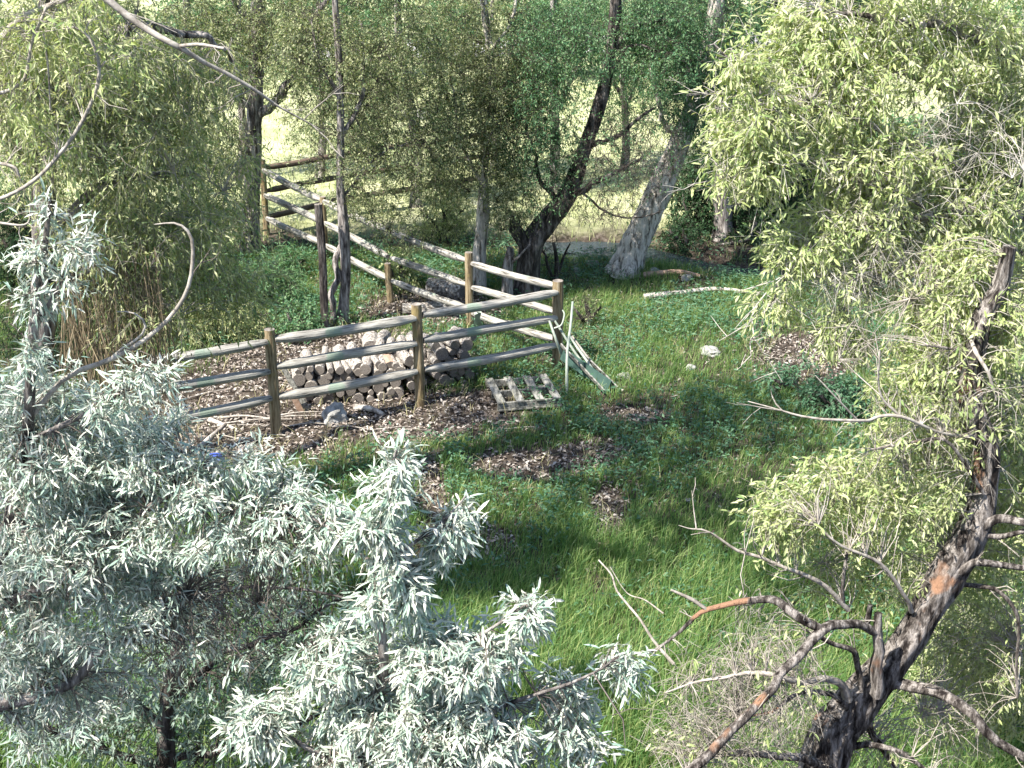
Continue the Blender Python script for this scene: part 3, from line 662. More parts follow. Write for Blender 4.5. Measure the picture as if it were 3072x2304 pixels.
rock(1835, 1712, .05, .6, 'little white stone in the dark grass at the middle of the clearing', seed=5)
rock(2070, 1505, .05, .6, 'little white stone at the right edge of the tall grass', seed=6)
rock(1208, 352, .28, .8, 'left one of two white boulders out on the meadow', seed=7)
rock(1262, 356, .24, .8, 'right one of two white boulders out on the meadow', seed=8)
for i, (px, py, r) in enumerate([(1780, 795, .1), (1960, 822, .13), (1700, 772, .12), (2060, 838, .1), (1730, 815, .08)]):
    rock(px, py, r, .6, 'creek bank stone ' + ['just left of the pale leaning trunk', 'right of the pale leaning trunk', 'farthest left of the pale trunk', 'far right by the rotten log', 'lowest left of the pale trunk'][i], 'stones on the creek bank', 10 + i)
for i, (px, py, r) in enumerate([(2640, 190, .8), (2740, 170, .9), (2830, 150, .7), (2560, 150, .6), (2700, 120, .8), (1180, 190, .4), (1690, 120, .5), (900, 150, .5), (570, 250, .4)]):
    rock(px, py, r, .7, 'pale boulder by the far gravel track, ' + ['first at right', 'second at right', 'third at right', 'left of the right cluster', 'highest at right', 'left of the middle', 'right of the middle', 'behind the straight dark trunk', 'farthest left'][i], 'boulders by the gravel track', 30 + i)
fallen([(1930, 902, .02), (2050, 892, .04), (2160, 886, .06), (2290, 893, .0)], .05, 'pale_bark', 'long pale driftwood log in the shaded grass near the creek')
fallen([(1930, 835, .0), (2030, 830, .03), (2100, 838, .0)], .06, 'red_log', 'orange brown rotten log on the creek bank')
# scrap of blue plastic
g = G(645, 1385); mb = MB(); n = 10; th = np.linspace(0, 6.28, n, endpoint=False); V = [[g[0], g[1], g[2] + .09]]
for kk, (rr_, zz) in enumerate([(.06, .10), (.1, .04), (.11, .0)]):
    for q in th: V.append([g[0] + rr_ * math.cos(q) * rng.uniform(.8, 1.2) * 1.3, g[1] + rr_ * math.sin(q) * rng.uniform(.8, 1.2), g[2] + zz])
F3 = [[0, 1 + i, 1 + (i + 1) % n] for i in range(n)]; F4 = [[1 + s * n + i, 1 + (s + 1) * n + i, 1 + (s + 1) * n + (i + 1) % n, 1 + s * n + (i + 1) % n] for s in (0, 1) for i in range(n)]
mb.add(V, F3, F4); tag(mb.build('plastic_scrap', M['blue'], origin=g), 'crumpled blue plastic scrap on the ground behind the silver leaves', 'scrap')
def wpx(X, Y, Z):
    dep = Y * cp - (Z - CAMZ) * sp_; return (1536 + FPX * X / dep, 1152 - FPX * (Y * sp_ + (Z - CAMZ) * cp) / dep, Y)
def wt(X, Y, Z, r): return (*wpx(X, Y, Z), r)
# ------------------------------------------------------------------ trees behind the fence
tree('broadleaf_tree', 'straight dark trunk standing left of the back fence corner', 'tree',
     [(750, 745, 25.2, .17), (755, 560, 25.2, .15), (762, 380, 25.2, .14), (768, 200, 25.2, .13), (775, 0, 25.2, .12), (780, -250, 25.2, .10), (790, -500, 25.2, .06)],
     [[(765, 350, 25.2, .09), (845, 290, 25, .085), (900, 180, 24.8, .07), (940, 90, 24.8, .06), (1010, -40, 24.6, .04)],
      [(760, 330, 25.2, .06), (660, 250, 25, .05), (590, 150, 24.8, .04)], [(770, 100, 25.2, .06), (700, 0, 25, .05), (640, -120, 25, .03)]],
     [(640, 120, 24.5, 190, 170, 1.2, 170), (900, 80, 24.5, 170, 150, 1.2, 150), (1080, 300, 24.3, 140, 220, 1.0, 170), (640, 420, 24.5, 110, 130, 1, 60),
      (900, 300, 24.3, 110, 80, .8, 22), (650, 620, 24.5, 120, 110, .8, 50), (930, -250, 25, 300, 180, 1.5, 120), (640, -250, 25, 300, 180, 1.5, 120)],
     (.055, .02), 'grey_bark', 'dark_twig', 'olive_leaf', seed=11, mult=1.8, sprig=(4, .26, 10), twig_r=.007, leaf_kind='q')
tree('broadleaf_tree', 'thin tree with a split lit base beside the tall dark post', 'tree',
     [(1028, 978, 21.1, .085), (1036, 830, 21.1, .075), (1032, 710, 21.1, .085), (1022, 560, 21.1, .06), (1022, 380, 21.1, .055), (1018, 200, 21.1, .05), (1005, 0, 21.1, .045), (1000, -300, 21.1, .03)],
     [[(998, 985, 21.0, .05), (1002, 860, 21.0, .05), (1022, 720, 21.1, .045)], [(1022, 420, 21.1, .035), (1080, 300, 21.2, .03), (1100, 150, 21.3, .02)],
      [(1020, 300, 21.1, .03), (960, 180, 21, .025), (930, 60, 21, .015)], [(1022, 600, 21.1, .025), (1130, 470, 21.4, .02), (1240, 420, 21.6, .012)]],
     [(1180, 450, 21.5, 190, 230, 1.2, 210), (1120, 150, 21.3, 220, 200, 1.2, 200), (1090, 600, 22.5, 110, 60, .5, 34), (1200, 720, 21.6, 80, 50, .4, 9),
      (900, 130, 21, 90, 120, .8, 55), (930, 430, 21.0, 70, 150, .5, 26), (1100, -200, 21, 250, 150, 1.2, 110)],
     (.042, .02), 'grey_bark', 'dark_twig', 'olive_leaf', seed=12, mult=1.9, sprig=(4, .22, 10), twig_r=.005, leaf_kind='q')
tree('broadleaf_tree', 'slim tree with a whitish lower trunk behind the second post of the side fence', 'tree',
     [(1432, 855, 22.9, .13), (1440, 745, 22.9, .11), (1450, 640, 22.9, .10), (1452, 520, 22.9, .06), (1475, 330, 22.9, .06), (1470, 160, 22.9, .06), (1450, 0, 22.9, .055), (1440, -200, 22.9, .04)],
     [[(1470, 160, 22.9, .03), (1530, 60, 22.8, .025), (1560, -60, 22.8, .02)], [(1452, 560, 22.9, .03), (1380, 420, 22.8, .025), (1360, 260, 22.7, .015)]],
     [(1380, 360, 22.6, 190, 240, 1.2, 240), (1400, 120, 22.8, 220, 170, 1.2, 170), (1330, 520, 23.5, 110, 90, .6, 60), (1520, 330, 22.6, 110, 200, .9, 150), (1520, 600, 22.4, 70, 110, .5, 50), (1400, -200, 22.8, 250, 150, 1.2, 110)],
     (.045, .02), 'pale_bark', 'dark_twig', 'olive_leaf', seed=13, mult=1.9, sprig=(4, .24, 10), twig_r=.005, leaf_kind='q')
tree('leaning_tree', 'stout furrowed tree with a dark trunk leaning right, behind the fence corner', 'tree',
     [(1575, 842, 22.6, .21), (1592, 750, 22.6, .19), (1640, 668, 22.6, .17), (1700, 590, 22.6, .15), (1746, 466, 22.6, .12), (1784, 362, 22.6, .105), (1810, 271, 22.6, .10), (1832, 158, 22.6, .09), (1848, 0, 22.6, .085), (1860, -250, 22.6, .06)],
     [[(1592, 750, 22.5, .13), (1572, 700, 22.4, .10), (1566, 672, 22.4, .07)], [(1760, 440, 22.6, .05), (1850, 410, 22.5, .035), (1960, 320, 22.4, .02)],
      [(1700, 590, 22.6, .06), (1770, 560, 22.4, .045), (1840, 510, 22.3, .03), (1930, 470, 22.2, .015)], [(1832, 170, 22.6, .05), (1900, 85, 22.6, .04), (2010, 60, 22.6, .02)],
      [(1820, 230, 22.6, .03), (1900, 140, 22.5, .02), (2020, 160, 22.4, .012)], [(1680, 610, 22.6, .05), (1610, 520, 22.5, .035), (1590, 380, 22.5, .02)], [(1720, 560, 22.5, .025), (1850, 650, 22.3, .015), (1980, 640, 22.2, .008)]],
     [(1620, 350, 22.4, 130, 200, .9, 230), (1700, 120, 22.5, 190, 140, 1.1, 230), (1980, 130, 22.5, 170, 150, 1, 260), (1880, 460, 22.2, 190, 170, .8, 330, .14), (1650, 560, 22.2, 100, 90, .5, 60, .4),
      (1800, 620, 22.0, 130, 60, .5, 70, .05), (1820, -200, 22.6, 300, 160, 1.2, 150)],
     (.045, .02), 'dark_bark', 'dark_twig', 'green_leaf', seed=14, mult=1.3, sprig=(4, .24, 10), twig_r=.006, leaf_kind='q', trunk_sides=28)
tree('leaning_tree', 'thick pale ridged trunk leaning right at the creek bank', 'tree',
     [(1872, 806, 23.9, .27), (1905, 730, 23.9, .23), (1950, 630, 23.9, .21), (1995, 530, 23.9, .20), (2032, 450, 23.9, .18), (2075, 330, 23.9, .14), (2120, 150, 23.9, .11), (2160, -50, 23.9, .12), (2180, -300, 23.9, .08)],
     [[(2040, 430, 23.9, .06), (1980, 330, 23.8, .04), (1940, 200, 23.8, .02)], [(2070, 340, 23.9, .07), (2150, 260, 24, .05), (2260, 200, 24, .03)]],
     [(2080, 220, 23.2, 110, 200, .3, 170), (2010, 60, 23.2, 130, 90, .4, 70), (2180, 180, 23.8, 170, 180, 1, 220), (2060, 330, 23.8, 110, 110, .8, 70), (2160, 420, 23.8, 90, 80, .6, 50), (2250, -150, 24, 300, 200, 1.5, 200), (1950, -200, 24, 200, 150, 1.2, 80)],
     (.05, .022), 'pale_bark', 'dark_twig', 'green_leaf', seed=15, sprig=(4, .26, 9), twig_r=.006, leaf_kind='q', trunk_sides=36, ridge=.13)
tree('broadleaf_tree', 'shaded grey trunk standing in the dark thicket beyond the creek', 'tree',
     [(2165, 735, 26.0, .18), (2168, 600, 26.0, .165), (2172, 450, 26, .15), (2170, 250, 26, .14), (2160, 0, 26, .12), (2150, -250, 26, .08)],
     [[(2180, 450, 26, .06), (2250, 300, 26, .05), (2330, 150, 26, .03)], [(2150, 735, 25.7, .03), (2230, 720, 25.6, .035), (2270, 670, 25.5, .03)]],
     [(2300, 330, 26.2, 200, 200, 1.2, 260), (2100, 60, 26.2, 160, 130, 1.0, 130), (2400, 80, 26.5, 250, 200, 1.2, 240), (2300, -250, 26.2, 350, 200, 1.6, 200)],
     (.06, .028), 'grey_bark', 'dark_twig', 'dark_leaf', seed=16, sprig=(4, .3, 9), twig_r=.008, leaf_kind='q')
tree('dead_stump', 'short broken grey stump between the whitish trunk and the stout leaning tree', 'stump',
     [(1520, 862, 22.3, .10), (1522, 810, 22.3, .085), (1530, 760, 22.3, .07), (1528, 742, 22.3, .045)], [[(1524, 800, 22.3, .03), (1560, 770, 22.2, .02), (1590, 730, 22.2, .01)]],
     [(1540, 760, 22.2, 60, 40, .2, 10, 0)], (.04, .02), 'grey_bark', 'dark_twig', 'olive_leaf', seed=17, leaf_kind='q', sprig=(3, .2, 5))
tree('broadleaf_tree', 'dense green tree farther back between the split tree and the whitish trunk', 'tree',
     [(1250, 640, 28.5, .12), (1245, 400, 28.5, .10), (1200, 150, 28.5, .08), (1190, -100, 28.5, .05)], [[(1245, 350, 28.5, .05), (1130, 200, 28.5, .04), (1080, 60, 28.5, .02)]],
     [(1180, 130, 28.5, 150, 170, 1.2, 260), (1350, 60, 28.5, 110, 110, 1, 120), (1330, 330, 28.5, 70, 120, .8, 90), (1100, 380, 28.5, 70, 70, .6, 40)],
     (.06, .024), 'grey_bark', 'dark_twig', 'green_leaf', seed=18, sprig=(4, .3, 9), twig_r=.006, leaf_kind='q')
tree('broadleaf_tree', 'dense green leaved tree behind the crown of the stout leaning tree', 'tree',
     [(1660, 620, 29.5, .12), (1665, 400, 29.5, .10), (1660, 150, 29.5, .08), (1660, -100, 29.5, .05)], [[(1665, 350, 29.5, .05), (1730, 200, 29.5, .04), (1780, 60, 29.5, .02)]],
     [(1620, 200, 29.5, 130, 190, 1.2, 300), (1690, 60, 29.5, 160, 110, 1, 180), (1960, 60, 29.5, 150, 120, 1, 200), (1980, 200, 29.5, 100, 90, 1, 60)],
     (.06, .024), 'grey_bark', 'dark_twig', 'green_leaf', seed=19, sprig=(4, .3, 9), twig_r=.006, leaf_kind='q')
tree('broadleaf_tree', 'green tree half hidden behind the drooping willow and left of the straight dark trunk', 'tree',
     [(560, 660, 27, .12), (565, 400, 27, .10), (560, 150, 27, .08), (560, -100, 27, .05)], [[(565, 350, 27, .05), (480, 200, 27, .04), (430, 60, 27, .02)]],
     [(560, 130, 27, 170, 160, 1.2, 240), (330, 330, 27, 160, 190, 1, 150), (80, 460, 27, 140, 190, 1, 150), (560, 480, 27, 90, 140, .8, 100)],
     (.06, .024), 'grey_bark', 'dark_twig', 'green_leaf', seed=20, sprig=(4, .3, 9), twig_r=.006, leaf_kind='q')
# a tall cottonwood just outside the left edge shades the clearing
def wb(X, Y, Z, rx, ry, rz, n):
    dep = Y * cp - (Z - CAMZ) * sp_; k = FPX / dep; return (*wpx(X, Y, Z), rx * k, rz * k, ry, n)
tree('tall_tree', 'tall cottonwood just outside the left edge, its crown shading the clearing', 'tree',
     [wt(-8.4, 12.5, 0, .30), wt(-8.2, 12.4, 3, .27), wt(-7.8, 12.2, 6, .24), wt(-7, 12, 8.5, .2), wt(-6.2, 11.8, 10.5, .14), wt(-5.8, 11.8, 12, .08)],
     [[wt(-7.2, 12, 8, .12), wt(-5.5, 10.5, 9, .09), wt(-3.8, 9.2, 9.6, .05)], [wt(-6.6, 12, 9.5, .10), wt(-4.8, 12.6, 10.4, .07), wt(-3, 12.8, 10.8, .04)], [wt(-7.5, 12.2, 7, .10), wt(-6.5, 14, 9, .07), wt(-5, 15, 10, .04)], [wt(-6.8, 12, 9, .1), wt(-5, 11.4, 9.6, .07), wt(-3, 11, 9.8, .04)]],
     [wb(-3.4, 10.4, 9.8, 1.5, 1.6, .8, 60), wb(-4.6, 12.6, 10.2, 2.0, 1.6, .9, 80), wb(-5.4, 15.0, 9.8, 1.4, 1.2, .7, 18), wb(-2.8, 13.0, 10.8, 1.5, 1.6, .8, 55), wb(-2.2, 8.6, 10.2, 1.0, 1.0, .6, 20)],
     (.11, .075), 'grey_bark', 'dark_twig', 'green_leaf', seed=21, sprig=(5, .5, 10), twig_r=.01, leaf_kind='q', trunk_sides=12, sidegap=9)
# shrubs: a thicket over the creek, undergrowth by the fence, far belts of the meadow
def shrub(px, py, rx, ry, rY, n, label, mat, seed, leaf=(.05, .022), Y=None, cat='shrub', group=None, sprig=(4, .22, 9), kind='q', tw='dark_twig', share=1.0):
    g = G(px, py + ry * .9) if Y is None else None
    Yb = g[1] if g is not None else Y
    b0 = at(px, py + ry, Yb); k = 0
    tr = [(px, py + ry, Yb, .05), (px + 5, py + ry * .3, Yb, .04), (px - 4, py - ry * .3, Yb, .02)]
    lm_ = [[(px, py + ry * .8, Yb, .03), (px + s * rx * .4, py + ry * .2, Yb + .2 * s, .025), (px + s * rx * .7, py - ry * .2, Yb, .012)] for s in (-1, 1)]
    return tree('shrub', label, cat, tr, lm_, [(px, py, Yb, rx, ry, rY, n, share)], leaf, 'dark_bark', tw, mat, group, seed, 8, sprig=sprig, leaf_kind=kind, twig_r=.005, ldroop=.2, mult=1.6 if Y is None else 1.0)
thk = 'dark bushes packed in the shade beyond the creek'
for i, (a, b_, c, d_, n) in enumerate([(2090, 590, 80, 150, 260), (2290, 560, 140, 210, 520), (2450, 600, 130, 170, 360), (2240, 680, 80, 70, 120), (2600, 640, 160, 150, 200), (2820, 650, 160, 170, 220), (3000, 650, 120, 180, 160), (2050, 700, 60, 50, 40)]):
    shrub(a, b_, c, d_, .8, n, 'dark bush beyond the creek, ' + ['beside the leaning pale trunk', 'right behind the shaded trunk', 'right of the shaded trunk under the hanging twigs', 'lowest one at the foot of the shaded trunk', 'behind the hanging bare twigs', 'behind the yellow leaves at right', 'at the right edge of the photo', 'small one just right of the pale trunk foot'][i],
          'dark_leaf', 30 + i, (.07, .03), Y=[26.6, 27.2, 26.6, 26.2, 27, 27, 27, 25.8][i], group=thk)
und = 'leafy undergrowth left of the side fence'
for i, (a, b_, c, d_, n, mt, lf) in enumerate([(640, 830, 120, 90, 110, 'green_leaf', (.07, .018)), (820, 860, 90, 70, 80, 'green_leaf', (.08, .018)), (700, 960, 120, 60, 90, 'willow_leaf', (.07, .016)),
                                         (900, 955, 60, 50, 70, 'green_leaf', (.05, .03)), (560, 960, 90, 70, 80, 'willow_leaf', (.07, .016)), (860, 790, 70, 50, 40, 'green_leaf', (.1, .02)), (600, 700, 110, 90, 90, 'green_leaf', (.06, .02)),
                                         (420, 800, 120, 120, 130, 'green_leaf', (.07, .018)), (330, 620, 130, 120, 130, 'green_leaf', (.07, .02)), (80, 720, 130, 200, 260, 'dark_leaf', (.07, .02)), (150, 1000, 170, 130, 120, 'dark_leaf', (.06, .016))]):
    shrub(a, b_, c, d_, .5, n, ['bright green bush under the straight dark trunk', 'green bush below the lowest rail of the side fence', 'yellowish low bush above the top rail of the near fence', 'round leaved dark bush at the foot of the tall dark post',
          'yellowish bush behind the left fence section', 'long leaved plant in the shade left of the tall dark post', 'green bush left of the straight dark trunk', 'green bush behind the curved bare branch', 'tall green bush behind the drooping willow leaves', 'dark bush at the left edge behind the silver leaved shoot', 'dark bush among the dry hanging vines'][i], mt, 50 + i, lf)
shrub(1200, 800, 60, 70, .4, 34, 'light leaved sapling growing through the middle of the side fence', 'yellow_leaf', 65, (.05, .03), share=.8)
shrub(1665, 760, 60, 110, .4, 40, 'bare twiggy bush behind the corner post', 'olive_leaf', 66, (.04, .015), share=.06)
shrub(1760, 930, 60, 60, .4, 30, 'sparse twiggy bush right of the corner post', 'olive_leaf', 67, (.04, .018), share=.25)
shrub(1330, 640, 100, 90, .6, 110, 'yellow green bush in the sun beyond the side fence', 'yellow_leaf', 68, (.05, .018))
shrub(2380, 1140, 110, 40, .8, 26, 'bright green clump of leaves at the right of the clearing', 'weed', 69, (.09, .025), kind='f')
shrub(2520, 1190, 110, 60, .5, 80, 'green leafy plants under the long pale twig at right', 'weed', 70, (.07, .03), kind='f')
for i, (a, b_, c, d_, n, mt, lb) in enumerate([(200, 2150, 200, 120, 90, 'green_leaf', 'green bush low at the lower left under the silver leaves'), (560, 2080, 170, 120, 100, 'green_leaf', 'green bush around the black stems at lower left'),
    (860, 1960, 150, 120, 90, 'green_leaf', 'green bush under the long dark twig left of the silver sapling'), (450, 1750, 170, 100, 60, 'dark_leaf', 'dark bush behind the silver leaves, above the black stems'), (700, 1620, 170, 70, 50, 'green_leaf', 'low green bush behind the lit silver leaves near the litter'), (800, 2230, 200, 60, 50, 'green_leaf', 'green plants along the bottom edge left of the silver sapling')]):
    shrub(a, b_, c, d_, .5, n, lb, mt, 160 + i, (.07, .016), kind='f', tw='grey_twig')
for i, (a, b_, c, d_, n, mt, lb) in enumerate([(2950, 1950, 200, 170, 150, 'yellow_leaf', 'yellow green willow bush in the sun behind the furrowed leaning trunk, at the right edge'), (2780, 2060, 140, 110, 50, 'yellow_leaf', 'small yellow green bush just right of the furrowed trunk, above the grey branch'),
    (2950, 1600, 180, 150, 130, 'yellow_leaf', 'yellow green bush behind the upper bend of the furrowed trunk'), (3000, 1250, 130, 150, 110, 'willow_leaf', 'duller willow bush at the right edge beyond the clearing'), (2900, 900, 200, 110, 150, 'willow_leaf', 'willow bush on the near bank under the hanging boughs')]):
    shrub(a, b_, c, d_, .6, n, lb, mt, 120 + i, (.07, .02), kind='f', tw='twig')
for i, (px, Y, bl, lb) in enumerate([(960, 30.5, [(930, 120, 170, 150, 200), (1010, 330, 90, 130, 50)], 'light green tree on the meadow edge between the straight dark trunk and the split tree'),
      (1480, 31, [(1480, 200, 150, 240, 260), (1500, 480, 90, 110, 60)], 'light green tree on the meadow edge behind the whitish trunk'), (1870, 31.5, [(1880, 260, 130, 160, 150), (1850, 60, 170, 110, 140)], 'light green tree on the meadow edge between the two leaning trunks'),
      (720, 30.8, [(700, 160, 160, 170, 200), (650, 420, 80, 130, 60)], 'light green tree on the meadow edge behind the straight dark trunk'), (250, 31, [(240, 240, 260, 250, 300)], 'light green tree far behind the left willow')]):
    tree('broadleaf_tree', lb, 'tree', [(px, 600, Y, .10), (px + 8, 400, Y, .08), (px - 5, 150, Y, .06), (px, -60, Y, .03)], [[(px, 330, Y, .04), (px + 60, 200, Y, .03), (px + 90, 80, Y, .015)], [(px, 300, Y, .04), (px - 60, 180, Y, .03), (px - 80, 60, Y, .015)]],
         [(a, b_, Y, c, d_, 1.2, n) for a, b_, c, d_, n in bl], (.06, .024), 'grey_bark', 'dark_twig', ['green_leaf', 'olive_leaf'][i % 2], seed=140 + i, mult=1.2, sprig=(4, .32, 10), twig_r=.006, leaf_kind='q')
far = 'bushes and trees beyond the meadow'
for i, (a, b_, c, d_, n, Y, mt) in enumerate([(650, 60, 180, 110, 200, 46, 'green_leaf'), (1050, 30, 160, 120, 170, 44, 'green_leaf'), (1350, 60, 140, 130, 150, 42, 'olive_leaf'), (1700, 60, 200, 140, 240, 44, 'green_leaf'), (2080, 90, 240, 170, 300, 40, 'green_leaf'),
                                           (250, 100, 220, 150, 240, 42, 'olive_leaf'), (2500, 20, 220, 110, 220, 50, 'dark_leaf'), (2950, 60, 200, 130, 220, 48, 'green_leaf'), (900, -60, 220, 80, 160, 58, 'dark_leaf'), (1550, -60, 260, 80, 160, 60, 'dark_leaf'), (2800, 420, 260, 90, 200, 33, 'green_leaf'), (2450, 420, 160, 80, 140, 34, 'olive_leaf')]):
    shrub(a, b_, c, d_, 1.2, n, 'bushy tree beyond the meadow, ' + ['seen left of the straight dark trunk', 'seen above the split tree', 'seen above the whitish trunk', 'behind the stout leaning tree', 'behind the top of the pale leaning trunk', 'behind the left willow', 'dark one above the hanging boughs', 'at the upper right edge', 'dark farthest one left of centre', 'dark farthest one right of centre', 'low green one behind the right boughs', 'low olive one beyond the thicket'][i], mt, 80 + i, (.13, .06), Y=Y, cat='tree', group=far, sprig=(4, .5, 9))

# ------------------------------------------------------------------ left willow mass
tree('willow_tree', 'tall willow at left with drooping narrow yellow green leaves and grey stems', 'tree',
     [(90, 2000, 11.0, .14), (105, 1300, 11.0, .12), (130, 900, 11, .10), (135, 500, 11, .09), (150, 150, 11, .08), (170, -200, 11, .06)],
     [[(135, 480, 11, .05), (110, 250, 10.8, .045), (140, 0, 10.7, .03)], [(140, 420, 11, .05), (300, 250, 10.9, .04), (420, 60, 10.9, .02)], [(130, 700, 11, .05), (330, 560, 11.1, .04), (560, 500, 11.3, .02)],
      [(150, 200, 11, .05), (400, 80, 11.2, .04), (620, 120, 11.5, .025), (760, 260, 11.8, .012)], [(130, 900, 11, .04), (300, 800, 11.1, .03), (450, 850, 11.2, .015)], [(135, 560, 11, .04), (30, 400, 11, .03), (-60, 250, 11, .02)]],
     [(260, 140, 10.9, 260, 170, .9, 260), (140, 380, 10.9, 170, 170, .8, 130), (430, 370, 11.2, 230, 190, .9, 240), (560, 640, 11.4, 210, 160, .9, 150), (600, 200, 11.5, 130, 160, .8, 60),
      (300, 650, 11.1, 200, 150, .8, 130), (450, 880, 11.2, 210, 110, .6, 110), (720, 500, 11.8, 90, 170, .5, 22), (690, 850, 11.6, 150, 90, .5, 60), (480, 720, 11.4, 220, 150, .6, 60), (30, 150, 10.8, 130, 160, .7, 80), (200, -200, 11, 350, 180, 1.2, 150)],
     (.066, .0145), 'grey_bark', 'twig', 'willow_leaf', seed=101, mult=1.0, sprig=(4, .24, 9), twig_r=.0035, droop=.5, leaf_kind='f')
tree('willow_tree', 'yellower willow boughs hanging into the upper left corner in front of the grey stems', 'tree',
     [(-260, 2100, 8.2, .12), (-220, 1200, 8.2, .10), (-150, 600, 8.2, .09), (-80, 200, 8.2, .07), (-40, -100, 8.2, .05)],
     [[(-90, 250, 8.2, .03), (60, 60, 8.2, .022), (230, -20, 8.2, .012)], ['p', (-150, 620, 8.1, .016), (0, 597, 8.0, .0125), (111, 535, 8.0, .012), (194, 444, 8, .0115), (264, 333, 8, .011), (299, 222, 8, .010), (278, 132, 8, .009), (229, 86, 8, .007), (153, 83, 8, .005)],
      ['p', (200, -110, 7.6, .022), (320, -5, 7.6, .02), (445, 90, 7.6, .017), (540, 140, 7.6, .015), (640, 200, 7.7, .011), (760, 270, 7.8, .009), (850, 325, 7.9, .006), (960, 385, 8, .003)], ['p', (540, 138, 7.6, .011), (600, 133, 7.55, .010), (672, 145, 7.5, .007)], [(-40, -60, 8.2, .04), (80, -110, 7.9, .03), (200, -110, 7.6, .022)],
      [(-120, 480, 8.1, .012), (30, 495, 8, .01), (60, 530, 8, .006)], ['p', (-160, 640, 8, .01), (0, 668, 7.8, .008), (80, 670, 7.8, .006), (90, 610, 7.8, .004)], [(-80, 300, 8.1, .015), (60, 250, 8, .01), (95, 130, 8, .009), (140, 20, 8, .008)],
      [(130, 100, 8, .006), (145, 200, 8, .006), (150, 330, 8, .004)]],
     [(60, 120, 8.1, 110, 130, .4, 42), (220, 40, 8.2, 130, 80, .4, 36), (330, 200, 8.2, 90, 110, .3, 20), (60, 330, 8.2, 90, 80, .3, 18), (180, 420, 8.3, 90, 90, .3, 14)],
     (.062, .014), 'twig', 'twig', 'yellow_leaf', seed=102, sprig=(3, .2, 8), twig_r=.0028, kink=.25, droop=.45, leaf_kind='f', ridge=.0, rough=.06)
